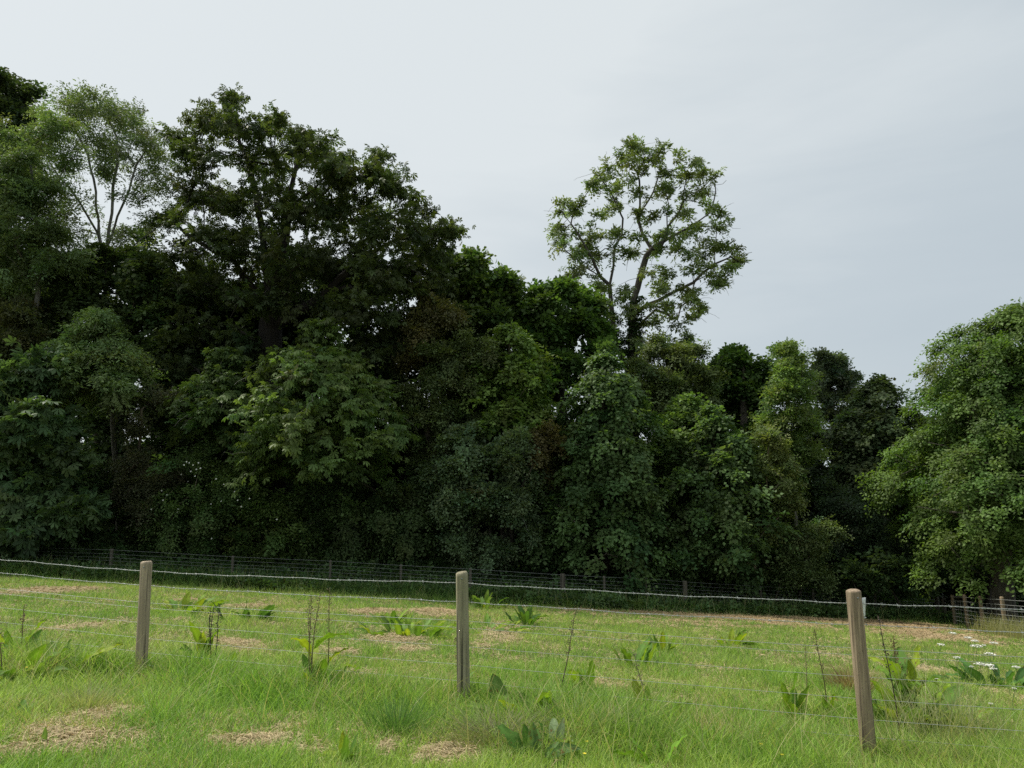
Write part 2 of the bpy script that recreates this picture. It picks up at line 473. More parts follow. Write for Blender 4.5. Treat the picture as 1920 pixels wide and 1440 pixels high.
def skeleton(limbs, targets, r_tip, r_base, seed, k=7, step=0.55):
    """limbs: list of polylines (first starts on the ground). targets are joined to the nearest limb; returns tubes"""
    r = np.random.default_rng(seed)
    pts = []; par = []; plen = []
    def addpoly(pl, parent):
        pl = np.asarray(pl, float); last = parent
        for i in range(len(pl) - 1):
            a, b = pl[i], pl[i + 1]; d = np.linalg.norm(b - a); m = max(1, int(d / step))
            if last is None:
                pts.append(a); par.append(-1); plen.append(0.0); last = len(pts) - 1
            for s in range(1, m + 1):
                p = a + (b - a) * s / m
                if 0 < s < m: p = p + r.normal(size=3) * 0.045 * d / m
                pts.append(p); par.append(last); plen.append(plen[last] + d / m); last = len(pts) - 1
        return last
    for i, pl in enumerate(limbs):
        if i == 0: addpoly(pl, None)
        else:
            A = np.array(pts); pl = np.asarray(pl, float)
            j = int(np.argmin(np.linalg.norm(A - pl[0], axis=1)))
            addpoly(np.vstack([A[j], pl[1:]]) if np.linalg.norm(A[j] - pl[0]) < 0.8 else np.vstack([A[j], pl]), j)
    n0 = len(pts)
    A = np.zeros((60000, 3)); Ln = np.zeros(60000); n = len(pts)
    A[:n] = pts; Ln[:n] = plen
    lo = A[0, 2] + (A[:n, 2].max() - A[0, 2]) * 0.12
    d0 = np.array([np.linalg.norm(A[:n] - t, axis=1).min() for t in targets]) if len(targets) else []
    for ti in np.argsort(d0):
        t = targets[ti]
        dd = np.linalg.norm(A[:n] - t, axis=1)
        cost = dd + 0.22 * Ln[:n] + np.where(A[:n, 2] > t[2] + 0.5, 0.8 * (A[:n, 2] - t[2]), 0) + np.where(A[:n, 2] < lo, 3, 0)
        j = int(np.argmin(cost)); a = A[j].copy(); d = dd[j]
        m = max(1, int(d / step)); last = j
        perp = unit(np.cross(t - a, r.normal(size=3))) * d * 0.10
        for s in range(1, m + 1):
            f = s / m
            p = a + (t - a) * f + perp * math.sin(f * math.pi) + np.array((0, 0, 0.12 * d * math.sin(f * math.pi)))
            if s < m: p = p + r.normal(size=3) * 0.06
            if n >= 59990: break
            A[n] = p; Ln[n] = Ln[last] + d / m; par.append(last); last = n; n += 1
    A = A[:n]; Ln = Ln[:n]; par = np.array(par)
    cnt = np.zeros(n); ch = np.zeros(n, int)
    for i in range(n - 1, 0, -1):
        if par[i] >= 0: ch[par[i]] += 1
    w = np.where(ch == 0, 1.0, 0.0)
    order = np.argsort(-Ln, kind='stable')
    for i in order:
        if par[i] >= 0: w[par[i]] += w[i]
    e = 0.5
    rad = r_tip * w ** e
    mxr = rad[0]
    if mxr > 0:
        q = math.log(r_base / r_tip) / max(0.01, math.log(max(2.0, w[0]))); rad = r_tip * w ** q
    zb = A[:, 2] - A[0, 2]
    rad = rad * (1 + 0.35 * np.exp(-np.clip(zb, 0, 9) / 0.35) * (rad > r_base * 0.6))
    # chains
    big = np.full(n, -1); 
    for i in order:
        p = par[i]
        if p >= 0 and (big[p] < 0 or rad[i] > rad[big[p]]): big[p] = i
    T = Tubes()
    starts = [0] + [i for i in range(1, n) if par[i] >= 0 and big[par[i]] != i]
    for s0 in starts:
        ch_ = []; rr = []
        if par[s0] >= 0: ch_.append(A[par[s0]]); rr.append(min(rad[par[s0]], rad[s0] * 1.15))
        i = s0
        while i >= 0:
            ch_.append(A[i]); rr.append(rad[i]); i = big[i]
        if len(ch_) >= 2:
            yield np.array(ch_), np.array(rr)

NLEAF = [0]
DENS = 1.05
def tree(name, label, cat, lobes, Y, base_px, kind, size, col, var=0.2, depth=2.0, dens=11, sprays=8, rc=0.45,
         droop=0.35, flat=0.9, r_base=0.22, r_tip=0.012, bark=(0.10, 0.085, 0.065), seed=1, limbs=None, extra=None,
         group=None, zs=0.85, fill=0.15, back=0.7, stems=1, top=None, baseY=None, tw=None, scat=1.0, layer=0.22, bough=True, fans=None, gap=0.5):
    r = np.random.default_rng(seed)
    if bough:                       # break every larger mass of foliage into a few uneven ones
        ll = []
        for l in lobes:
            if l[2] < 30: ll.append(l); continue
            for q in range(2):
                a_ = r.uniform(0, 6.283); m_ = l[2] * r.uniform(0.15, 0.62)
                ll.append((l[0] + math.cos(a_) * m_, l[1] + math.sin(a_) * m_, l[2] * r.uniform(0.55, 0.86)))
        lobes = ll
    if name == 'horse_chestnut_tree' and not bough:
        lobes = [(l[0], l[1] + (14 if l[1] < 330 else 0), l[2]) for l in lobes]
    lob = np.array([l[:3] for l in lobes], float)
    dys = [l[3] if len(l) > 3 else None for l in lobes]
    cx, cy = lob[:, 0].mean(), lob[:, 1].mean()
    sx = max(40, np.abs(lob[:, 0] - cx).max() * 1.15); sy = max(60, np.abs(lob[:, 1] - cy).max() * 1.25)
    C = []; R = []
    for i, (x, y, rp) in enumerate(lob):
        q = min(1.0, math.hypot((x - cx) / sx, (y - cy) / sy)); d = math.sqrt(max(0, 1 - q * q))
        if dys[i] is not None: dl = [dys[i]]
        else:
            dl = [-depth * d * r.uniform(0.2, 1.0)]
            if r.random() < back: dl.append(depth * d * r.uniform(0.3, 1.0))
        for dy in dl:
            C.append(P(x, y, Y + dy)); R.append((1.0 if bough else 1.03) * rp * (r.uniform(0.8, 1.15) if rp > 25 else 1) * (Y + dy) / F)
    C = np.array(C); R = np.array(R)
    ax0 = (np.average(C[:, 0], weights=R), Y)
    cc = []; uu = []
    for c, rr in zip(C, R):
        n = max(3, int(DENS * (dens * rr * rr + (2 if bough else 3) * rr)))
        if bough:
            # boughs: arching, drooping limbs that carry the foliage in layers
            per = 5; nb = max(3, int(n / per * 0.92))
            az = r.uniform(0, 2 * math.pi, nb); el = r.uniform(-0.30, 1.25, nb)
            o2 = np.array((c[0] - ax0[0], c[1] - ax0[1])); o2 = o2 / (np.linalg.norm(o2) + 0.6)
            hx = np.cos(az) + 0.95 * o2[0]; hy = np.sin(az) + 0.95 * o2[1]; hn = np.sqrt(hx * hx + hy * hy) + 1e-6
            d = np.stack([hx / hn * np.cos(el), hy / hn * np.cos(el), np.sin(el) * 0.95], -1)
            ln = rr * r.uniform(0.55, 1.40, nb); ln = np.where(r.random(nb) < 0.16, ln * 1.45 + 0.15, ln)
            t = (np.arange(per) + r.uniform(0.35, 0.9, (nb, per))) / per
            t = 0.18 + 0.86 * t
            p = c - np.array((o2[0], o2[1], -0.1)) * rr * 0.28 + d[:, None] * (ln[:, None] * t)[..., None]
            p[..., 2] -= (0.12 + 0.9 * layer) * (ln * np.cos(el))[:, None] * t ** 2.2
            p += r.normal(size=p.shape) * rc * np.array((0.26, 0.26, 0.10))
            u = np.repeat((d * np.array((1, 1, 0.9)))[:, None], per, 1)
            cc.append(p.reshape(-1, 3)); uu.append(unit(u.reshape(-1, 3)))
            continue
        u = unit(r.normal(size=(n, 3)))
        low = u[:, 2] < -0.3; u[low, 2] *= -0.5; u = unit(u)
        rad = rr * (0.55 + 0.45 * r.random((n, 1)) ** 0.6) * (1 if scat == 1.0 else r.uniform(0.5, scat, (n, 1)))
        inn = r.random((n, 1)) < fill; rad = np.where(inn, rad * 0.5, rad)
        rad = np.maximum(rad - rc * 0.35, 0.02)
        p = c + u * rad * np.array((1, 1, zs))
        p[:, 2] -= layer * ((p[:, 0] - c[0]) ** 2 + (p[:, 1] - c[1]) ** 2) / max(rr, 0.2)
        cc.append(p); uu.append(u)
    if fans is not None:
        # tiers of arching boughs that leave the stem, spread into flat fans and droop at the tips
        fx, fy, fr = fans[0], [f[0] for f in fans[1]], [f[1] for f in fans[1]]
        cc = []; uu = []
        ax = P(fx, fy[0], Y); sc_ = Y / F
        zt = P(fx, fy[0], Y)[2]; zb_ = P(fx, fy[-1], Y)[2]
        z = zt; 
        while z > zb_:
            yy_ = np.interp(z, [P(fx, q, Y)[2] for q in fy[::-1]], fy[::-1])
            Rm = np.interp(yy_, fy, fr) * sc_
            nbr = max(3, int(4 + Rm * 1.9))
            a0 = r.uniform(0, 6.28)
            for b_ in range(nbr):
                a_ = a0 + b_ * 6.283 / nbr + r.normal() * 0.25
                L_ = Rm * r.uniform(0.72, 1.14); dr = np.array((math.cos(a_), math.sin(a_), 0)); sd2 = np.array((-dr[1], dr[0], 0))
                zo = z + r.normal() * gap * 0.35; nn_ = max(4, int(L_ * 4.6))
                t = 0.22 + 0.80 * (np.arange(nn_) + r.random(nn_)) / nn_
                lat = r.normal(size=nn_) * 0.20 * L_ * t
                p = np.array((ax[0], ax[1], zo)) + dr * (L_ * t)[:, None] + sd2 * lat[:, None]
                p[:, 2] += 0.16 * L_ * np.sin(t * 2.4) - 0.42 * L_ * t ** 2.6 - 0.25 * np.abs(lat) + 0.1 * L_
                cc.append(p); u_ = dr + sd2 * (lat / (L_ + .1))[:, None] * 1.5 + np.array((0, 0, 0.15)); uu.append(unit(u_))
            z -= gap * r.uniform(0.75, 1.3)
    cc = np.concatenate(cc); uu = np.concatenate(uu)
    gzv = gz(cc[:, 0], cc[:, 1]); ok = cc[:, 2] > gzv + 0.15
    cc = cc[ok]; uu = uu[ok]
    bY = Y if baseY is None else baseY
    b = base_at(base_px, bY); b[2] -= 0.1
    root = empty(name, b + np.array((0, 0, 0.1)), label, cat, group)
    if fans is not None and limbs is None: top = P(fans[0], fans[1][0][0] + 30, Y)
    if limbs is None:
        tp = np.array(top) if top is not None else np.array((np.average(C[:, 0], weights=R), np.average(C[:, 1], weights=R), C[:, 2].max() - R.mean() * 0.6))
        limbs = []
        for s in range(stems):
            w = (s - (stems - 1) / 2)
            b2 = b + np.array((w * 0.35, r.normal() * 0.15, 0))
            t2 = tp + np.array((w * 1.6, r.normal() * 0.5, -abs(w) * 0.8))
            m1 = b2 + (t2 - b2) * 0.35 + r.normal(size=3) * np.array((0.18, 0.18, 0)); m2 = b2 + (t2 - b2) * 0.7 + r.normal(size=3) * np.array((0.3, 0.3, 0))
            limbs.append([b2, m1, m2, t2])
        if stems > 1:
            limbs = [limbs[0]] + [[l[0] + np.array((0, 0, 0.0))] + l[1:] for l in limbs[1:]]
    tg = cc if len(cc) < 420 else cc[r.choice(len(cc), 420, replace=False)]
    T = Tubes()
    for ch_, rr_ in skeleton(limbs, tg, r_tip, r_base, seed):
        T.add(ch_, rr_, 8 if rr_.max() > 0.08 else 5 if rr_.max() > 0.03 else 4, bark)
    if tw:
        for i in r.choice(len(cc), min(tw[0], len(cc)), replace=False):
            d = unit(uu[i] + r.normal(size=3) * 0.5); p = cc[i]; ln = tw[3] * r.uniform(0.6, 1.2)
            pt = [p + d * ln * t + r.normal(size=3) * 0.04 + np.array((0, 0, -0.4 * t * t * ln)) for t in (0, 0.3, 0.6, 0.9, 1.15)]
            T.add(pt, np.linspace(tw[2], tw[2] * 0.4, 5), 4, tw[1])
    T.build('trunk', M_BARK, root)
    V, Fq, Cc = leaves(cc, uu, sprays, kind, size, col, var, seed + 100, droop, rc, flat)
    NLEAF[0] += len(Fq)
    mesh_np('crown', V, Fq, M_LEAF, root, Cc)
    if extra: extra(root, cc, uu, r)
    return root, cc, uu

DK = (0.040, 0.062, 0.024)      # dark green
MID = (0.058, 0.095, 0.030)
LT = (0.10, 0.16, 0.045)
YG = (0.105, 0.145, 0.034)
OL = (0.080, 0.080, 0.028)
GREY = (0.075, 0.105, 0.060)
BR = (0.13, 0.062, 0.022)

# back row: closes the wood from behind
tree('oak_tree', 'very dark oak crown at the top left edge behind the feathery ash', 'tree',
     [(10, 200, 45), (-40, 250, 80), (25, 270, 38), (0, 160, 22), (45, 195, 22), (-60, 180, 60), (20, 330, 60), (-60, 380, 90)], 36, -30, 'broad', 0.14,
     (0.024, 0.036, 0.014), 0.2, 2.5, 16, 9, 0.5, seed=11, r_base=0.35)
BG = [
    ('dark lime tree filling the wood behind the leftmost horse chestnut branches', 60, [(0, 560, 110), (110, 600, 110), (60, 720, 120), (-60, 700, 120), (160, 760, 110), (20, 860, 120), (150, 900, 120), (60, 990, 100), (-40, 480, 70)], 34),
    ('dark lime tree standing deep in shade behind the big dome-shaped horse chestnut', 420, [(340, 560, 100), (460, 600, 120), (560, 560, 100), (380, 700, 120), (520, 730, 120), (300, 800, 120), (420, 850, 120), (560, 880, 120), (350, 970, 110), (480, 990, 100), (640, 600, 90), (280, 500, 60), (400, 620, 90), (360, 590, 70), (420, 540, 70), (550, 640, 90), (300, 690, 90), (440, 690, 90), (620, 690, 90)], 33),
    ('dark lime tree seen through gaps below the orange sprig', 740, [(700, 640, 110), (760, 640, 80), (720, 560, 70), (800, 700, 110), (660, 760, 110), (760, 820, 120), (860, 860, 110), (680, 920, 110), (800, 970, 110), (900, 760, 80)], 33),
    ('dark lime tree behind the maple and the grey-leaved willow', 1000, [(940, 700, 80), (1020, 740, 100), (960, 850, 110), (1060, 860, 110), (1150, 780, 90), (1120, 930, 120), (1000, 980, 110), (1160, 1010, 80)], 33),
    ('dark lime tree behind the elder, under the tall lone ash', 1300, [(1230, 780, 80), (1320, 800, 80), (1250, 880, 110), (1360, 900, 110), (1280, 990, 100), (1400, 1000, 90)], 33),
    ('dark lime tree in the shady notch beside the hornbeam', 1590, [(1480, 830, 90), (1560, 870, 100), (1640, 860, 90), (1500, 960, 100), (1600, 980, 100), (1690, 960, 90), (1560, 1050, 60), (1660, 1050, 60)], 33),
    ('dark lime tree hidden behind the hornbeam at the right edge', 1850, [(1760, 820, 100), (1860, 800, 110), (1960, 800, 120), (1780, 940, 110), (1900, 940, 120), (1820, 1040, 70), (1950, 1040, 80)], 34),
]
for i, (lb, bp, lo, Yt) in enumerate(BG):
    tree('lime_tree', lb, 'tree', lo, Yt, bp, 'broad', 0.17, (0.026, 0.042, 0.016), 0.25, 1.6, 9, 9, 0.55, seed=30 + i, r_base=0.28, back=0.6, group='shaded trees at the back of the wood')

tree('ash_tree', 'tall feathery ash with pale forked stem, left of the dome-shaped tree', 'tree',
     [(150, 205, 50), (120, 235, 40), (200, 215, 55), (240, 230, 50), (270, 270, 45), (295, 300, 35), (180, 270, 45), (90, 275, 40), (85, 220, 22), (230, 300, 50), (285, 350, 35),
      (300, 330, 22), (130, 330, 40), (250, 380, 40), (150, 390, 38), (90, 350, 35), (290, 420, 30), (120, 440, 40), (200, 330, 30), (60, 300, 30), (230, 450, 35), (330, 400, 25), (170, 480, 40), (90, 500, 45), (260, 510, 40)],
     30, 205, 'fine', 0.115, (0.072, 0.096, 0.046), 0.18, 1.8, 9, 4, 0.5, seed=51, bough=False, layer=0.0, r_base=0.115, r_tip=0.010, bark=(0.20, 0.19, 0.16),
     limbs=[[base_at(205, 30), P(205, 700, 30), P(199, 540, 30), P(202, 460, 30), P(210, 400, 30), P(215, 330, 30), P(220, 260, 30)],
            [P(199, 500, 30), P(185, 440, 30), P(180, 360, 29.6), P(165, 290, 29.5), P(140, 240, 29.5)],
            [P(202, 460, 30), P(232, 380, 29.5), P(255, 310, 29.5), P(275, 280, 29.6)],
            [P(185, 440, 30), P(150, 380, 29.3), P(110, 330, 29.2), P(80, 280, 29.2)],
            [P(199, 500, 30), P(240, 470, 29.5), P(290, 430, 29.4)]], fill=0.3)
tree('ash_tree', 'paler green ash with dense soft foliage at the left edge before the dark oak', 'tree',
     [(20, 320, 60), (60, 300, 40), (0, 380, 70), (60, 380, 60), (95, 350, 35), (-50, 340, 70), (30, 450, 60), (-40, 460, 80), (90, 440, 45), (120, 240, 30), (85, 255, 30), (130, 300, 35), (10, 260, 35), (110, 500, 50), (20, 520, 60)],
     26.5, 20, 'fine', 0.12, (0.076, 0.106, 0.046), 0.18, 1.5, 13, 6, 0.5, seed=52, bough=False, scat=1.25, zs=1.0, layer=0, r_base=0.09, bark=(0.16, 0.15, 0.12))
tree('hawthorn_shrub', 'rusty brown tinged hawthorn high at the left edge under the pale ash', 'shrub',
     [(5, 640, 55), (-50, 620, 60), (30, 690, 45), (20, 590, 38), (50, 650, 28)], 25.5, -10, 'small', 0.085, (0.054, 0.060, 0.026), 0.2, 0.6, 18, 9, 0.4, seed=53, r_base=0.1)

def twig_extra(n, col=(0.22, 0.20, 0.16), rad=0.009, ln=0.7):
    return (n, col, rad, ln)

tree('elm_tree', 'dark green elm filling the space below the feathery ash, left of the dome-shaped tree', 'tree',
     [(180, 560, 42), (250, 555, 38), (310, 580, 38), (220, 610, 45), (140, 560, 38), (300, 650, 45), (330, 700, 42), (270, 700, 45), (290, 780, 45), (340, 820, 42), (180, 800, 42), (200, 870, 50), (320, 870, 40), (120, 850, 40), (160, 940, 45), (230, 970, 45), (190, 1030, 40), (320, 540, 35), (60, 560, 45), (110, 520, 38), (200, 510, 40), (150, 490, 35), (260, 500, 35), (30, 530, 42), (80, 590, 42), (0, 570, 45), (50, 640, 45), (-30, 620, 50)],
     28.5, 180, 'broad', 0.14, (0.046, 0.068, 0.024), 0.22, 0.8, 12, 8, 0.46, seed=54, r_base=0.16, bark=(0.07, 0.06, 0.045), tw=twig_extra(30, (0.2, 0.19, 0.16), 0.010, 0.8))

# the dome
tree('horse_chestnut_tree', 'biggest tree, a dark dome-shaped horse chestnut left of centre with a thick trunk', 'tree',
     [(430, 190, 22), (400, 225, 40), (450, 225, 40), (500, 235, 38), (530, 218, 20), (375, 212, 18), (435, 172, 12), (365, 270, 35), (420, 290, 55), (490, 300, 60), (550, 280, 45), (570, 245, 24), (600, 270, 35), (605, 320, 55),
      (635, 300, 30), (660, 330, 35), (640, 280, 15), (700, 300, 20), (712, 278, 10), (690, 350, 50), (730, 345, 32), (755, 370, 40), (785, 400, 35), (800, 440, 40), (835, 435, 20), (852, 432, 9), (740, 440, 65), (660, 420, 70),
      (350, 330, 28), (370, 370, 45), (420, 390, 60), (500, 390, 60), (580, 400, 65), (330, 415, 28), (390, 460, 60), (470, 480, 65), (550, 490, 70), (640, 500, 70), (720, 520, 65), (790, 500, 45), (822, 475, 24),
      (340, 490, 40), (400, 550, 70), (480, 570, 60), (560, 580, 70), (650, 590, 75), (730, 600, 60), (350, 620, 60), (430, 650, 60), (600, 660, 60), (700, 670, 55), (345, 700, 50), (420, 740, 60),
      (345, 265, 12), (325, 240, 8), (775, 560, 45), (820, 530, 34), (745, 640, 48), (800, 610, 40)],
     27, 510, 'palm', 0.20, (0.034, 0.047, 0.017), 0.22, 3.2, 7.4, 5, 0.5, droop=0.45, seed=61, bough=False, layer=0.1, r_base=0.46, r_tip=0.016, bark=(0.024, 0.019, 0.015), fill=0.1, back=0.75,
     limbs=[[base_at(510, 27), P(512, 900, 27), P(505, 700, 27), P(508, 560, 27), P(495, 470, 27.2), P(480, 360, 27.3), P(450, 270, 27.3), P(430, 200, 27.3)],
            [P(508, 560, 27), P(530, 470, 26.8), P(540, 380, 26.5), P(560, 290, 26.6)],
            [P(505, 580, 27), P(440, 490, 26.4), P(400, 470, 26), P(350, 440, 25.7)],
            [P(505, 620, 27), P(600, 560, 26.5), P(690, 480, 26.3), P(720, 420, 26.2), P(760, 390, 26.3)],
            [P(540, 400, 26.5), P(580, 390, 26.2), P(620, 350, 26.2), P(690, 340, 26.4)],
            [P(690, 480, 26.3), P(740, 450, 26.3), P(810, 440, 26.4)],
            [P(506, 660, 27), P(480, 640, 26), P(430, 600, 25.3)]])
# its low, better lit branches
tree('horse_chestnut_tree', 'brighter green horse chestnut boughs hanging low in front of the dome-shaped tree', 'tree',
     [(540, 665, 38), (590, 655, 30), (560, 700, 45), (500, 690, 30), (610, 700, 42), (650, 720, 42), (700, 740, 40), (735, 760, 28), (660, 770, 52), (720, 800, 42), (600, 770, 42), (745, 840, 28), (690, 840, 48), (640, 840, 40), (590, 830, 30),
      (740, 880, 20), (700, 885, 30), (440, 730, 35), (480, 760, 35), (400, 780, 35), (450, 800, 30), (520, 770, 30), (560, 860, 20), (630, 880, 18), (400, 690, 28)],
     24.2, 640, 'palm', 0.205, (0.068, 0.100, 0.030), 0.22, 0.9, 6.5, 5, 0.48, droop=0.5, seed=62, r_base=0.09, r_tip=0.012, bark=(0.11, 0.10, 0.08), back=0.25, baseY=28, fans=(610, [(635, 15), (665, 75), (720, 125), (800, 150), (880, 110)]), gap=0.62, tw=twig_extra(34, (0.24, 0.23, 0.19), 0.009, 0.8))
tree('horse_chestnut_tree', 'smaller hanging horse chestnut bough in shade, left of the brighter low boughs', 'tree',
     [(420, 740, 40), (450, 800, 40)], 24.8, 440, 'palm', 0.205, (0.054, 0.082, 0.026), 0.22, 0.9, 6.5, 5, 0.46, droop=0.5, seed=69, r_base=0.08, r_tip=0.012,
     bark=(0.10, 0.09, 0.07), baseY=28.2, fans=(425, [(675, 12), (705, 55), (770, 85), (850, 70)]), gap=0.66, tw=twig_extra(20, (0.22, 0.21, 0.17), 0.009, 0.8))
tree('horse_chestnut_tree', 'horse chestnut with very large hanging leaves at the left edge above the wire fence', 'tree',
     [(15, 730, 50), (70, 700, 38), (60, 780, 45), (95, 820, 36), (20, 820, 55), (-40, 780, 60), (40, 880, 52), (90, 920, 40), (-20, 930, 60), (50, 970, 50), (110, 980, 32), (5, 1010, 35), (150, 960, 24), (75, 1010, 26), (120, 870, 24), (-50, 880, 60), (-60, 1000, 60)],
     22.8, 10, 'palm', 0.27, (0.046, 0.074, 0.030), 0.2, 0.9, 4.6, 5, 0.52, droop=0.7, seed=63, r_base=0.2, bark=(0.07, 0.06, 0.045), baseY=25.2, back=0.4)
tree('ash_tree', 'drooping light green ash boughs with bare crooked twigs, above the large chestnut leaves', 'tree',
     [(150, 620, 38), (185, 640, 38), (120, 650, 28), (215, 660, 38), (160, 680, 42), (100, 695, 28), (240, 690, 32), (200, 700, 32), (280, 690, 20), (290, 715, 16), (60, 690, 18), (105, 725, 25), (165, 765, 14), (172, 790, 18), (235, 735, 16), (130, 600, 20), (250, 640, 25)],
     24, 235, 'fine', 0.13, (0.092, 0.130, 0.050), 0.2, 0.8, 13, 6, 0.46, droop=0.5, seed=64, r_base=0.085, r_tip=0.012, bark=(0.17, 0.16, 0.12), tw=twig_extra(46), fill=0.2, baseY=28, fans=(185, [(590, 12), (615, 50), (660, 85), (720, 105), (770, 70)]), gap=0.55)

# dead / clad stem left of the flowering rose
tree('hawthorn_tree', 'half dead hawthorn with brown bare twigs, right of the large chestnut leaves', 'tree',
     [(240, 760, 28), (265, 810, 28), (250, 860, 32), (280, 900, 32), (240, 920, 30), (310, 905, 18), (300, 760, 20), (330, 900, 20), (265, 960, 30)], 24.4, 262, 'small', 0.065, (0.060, 0.064, 0.034), 0.25, 0.5, 16, 5, 0.38,
     seed=65, r_base=0.12, r_tip=0.008, bark=(0.12, 0.095, 0.065), tw=twig_extra(90, (0.13, 0.10, 0.065), 0.008, 0.6), baseY=26.5)

def flowers_extra(pxs, Y):
    def f(root, cc, uu, r):
        T = []; F_ = []; n = 0
        for (x, y) in pxs:
            c = P(x, y, Y + r.uniform(-0.25, 0.0)); a = r.uniform(0, 6.28)
            nrm = unit(np.array((r.normal() * 0.4, -1, 0.5))); s = unit(np.cross(nrm, (0, 0, 1))); t = np.cross(s, nrm)
            for k in range(5):
                th = a + k * 1.2566; d = s * math.cos(th) + t * math.sin(th); e = s * math.cos(th + 1.57) + t * math.sin(th + 1.57)
                T += [c, c + d * 0.018 + e * 0.013 + nrm * 0.006, c + d * 0.028 + nrm * 0.01, c + d * 0.018 - e * 0.013 + nrm * 0.006]
                F_.append((n, n + 1, n + 2, n + 3)); n += 4
        o = mesh_np('blossoms', np.array(T), np.array(F_), M_PETAL, root)
    return f
ROSE = [(355, 868), (362, 872), (368, 880), (358, 884), (345, 872), (376, 878), (366, 893), (303, 920), (313, 928), (306, 938), (353, 903), (284, 955), (333, 960), (334, 955), (405, 898), (420, 908), (440, 922), (470, 919), (446, 938), (452, 950), (396, 945), (415, 940), (397, 1010), (372, 993), (468, 935), (340, 890), (350, 866), (372, 868), (519, 974)]
tree('rose_shrub', 'tall wild rose thicket with small white flowers below the dome-shaped chestnut', 'shrub',
     [(360, 890, 35), (320, 930, 42), (380, 940, 48), (430, 930, 42), (350, 990, 48), (300, 1000, 42), (410, 1000, 45), (370, 1030, 35), (300, 1040, 25), (460, 960, 28)], 24.5, 365, 'small', 0.075, (0.052, 0.082, 0.026), 0.25, 0.5, 20, 8, 0.36,
     seed=66, r_base=0.05, r_tip=0.006, bark=(0.09, 0.08, 0.05), stems=3, extra=flowers_extra(ROSE, 23.75), baseY=25.6)
tree('elder_shrub', 'yellowish green elder in the shade right of the white flowered rose thicket', 'shrub',
     [(470, 910, 32), (510, 950, 38), (480, 990, 38), (540, 990, 40), (570, 1010, 32), (520, 1030, 38), (460, 1030, 30), (590, 1050, 22), (440, 900, 20), (490, 865, 32), (525, 835, 26), (470, 845, 24), (545, 890, 28)], 24.9, 500, 'small', 0.09, (0.058, 0.086, 0.024), 0.25, 0.5, 16, 7, 0.38,
     seed=67, r_base=0.06, r_tip=0.008, bark=(0.09, 0.08, 0.05), stems=2, baseY=25.8)
tree('holly_shrub', 'dark drooping evergreen shrub with hanging sprays below the low chestnut boughs', 'shrub',
     [(640, 930, 42), (700, 950, 48), (760, 970, 45), (660, 1000, 48), (730, 1020, 45), (790, 1020, 35), (620, 1040, 30), (700, 1060, 28), (800, 940, 35)], 25, 700, 'small', 0.09, (0.038, 0.058, 0.020), 0.25, 0.6, 15, 8, 0.42, droop=0.9,
     seed=68, r_base=0.09, bark=(0.07, 0.06, 0.045), baseY=26)

tree('sycamore_tree', 'dark green sycamore with glossy lit leaf tips, stepping down right of the dome-shaped chestnut', 'tree',
     [(870, 510, 24), (895, 530, 34), (850, 540, 32), (930, 545, 30), (950, 570, 26), (870, 580, 45), (920, 600, 48), (955, 615, 26), (850, 630, 45), (900, 650, 45), (840, 500, 16), (885, 492, 8), (945, 530, 10), (960, 590, 14)],
     30, 880, 'broad', 0.17, (0.048, 0.072, 0.022), 0.25, 1.8, 12, 7, 0.48, seed=71, r_base=0.24, bark=(0.06, 0.05, 0.04))
tree('beech_tree', 'slender copper tinged beech with an orange-brown patch of leaves above the yellow-green maple', 'tree',
     [(815, 575, 22), (825, 592, 25), (845, 600, 15), (800, 600, 25), (790, 630, 30), (760, 620, 25), (780, 680, 28)], 26, 800, 'small', 0.09, (0.068, 0.066, 0.028), 0.25, 0.5, 20, 7, 0.36, seed=72, r_base=0.045, bark=(0.07, 0.06, 0.05))
tree('sycamore_tree', 'green sycamore at the skyline just left of the tall lone ash', 'tree',
     [(1010, 575, 24), (1040, 575, 26), (1075, 560, 24), (1100, 580, 24), (1030, 620, 42), (1085, 620, 42), (1000, 620, 22), (1120, 620, 22), (1050, 660, 45), (1110, 670, 35), (1010, 670, 35), (1010, 550, 8), (1060, 545, 8), (1020, 710, 40)],
     29.5, 1060, 'broad', 0.16, (0.048, 0.082, 0.022), 0.25, 1.6, 13, 8, 0.46, seed=73, r_base=0.2, bark=(0.06, 0.05, 0.04))
tree('maple_tree', 'yellow-green field maple in the middle of the wood with lighter layered tips', 'tree',
     [(925, 640, 26), (965, 635, 26), (990, 645, 18), (940, 675, 38), (980, 680, 32), (920, 720, 42), (965, 740, 42), (1000, 770, 32), (940, 780, 38), (985, 730, 28), (900, 760, 28), (1020, 800, 26), (960, 810, 30)],
     26.4, 950, 'broad', 0.13, (0.078, 0.118, 0.028), 0.25, 1.0, 16, 8, 0.42, droop=0.5, seed=74, r_base=0.15, fans=(955, [(622, 12), (645, 50), (700, 80), (780, 95), (840, 90)]), gap=0.55)
tree('hawthorn_tree', 'olive brown hawthorn between the low chestnut boughs and the yellow-green maple', 'tree',
     [(860, 670, 28), (890, 660, 24), (830, 690, 32), (800, 720, 34), (860, 720, 32), (790, 780, 38), (840, 770, 32), (770, 830, 32), (820, 830, 32), (760, 740, 22), (800, 870, 28), (910, 668, 14)],
     26, 820, 'small', 0.085, (0.058, 0.076, 0.028), 0.22, 0.8, 18, 8, 0.4, droop=0.6, seed=75, r_base=0.13)
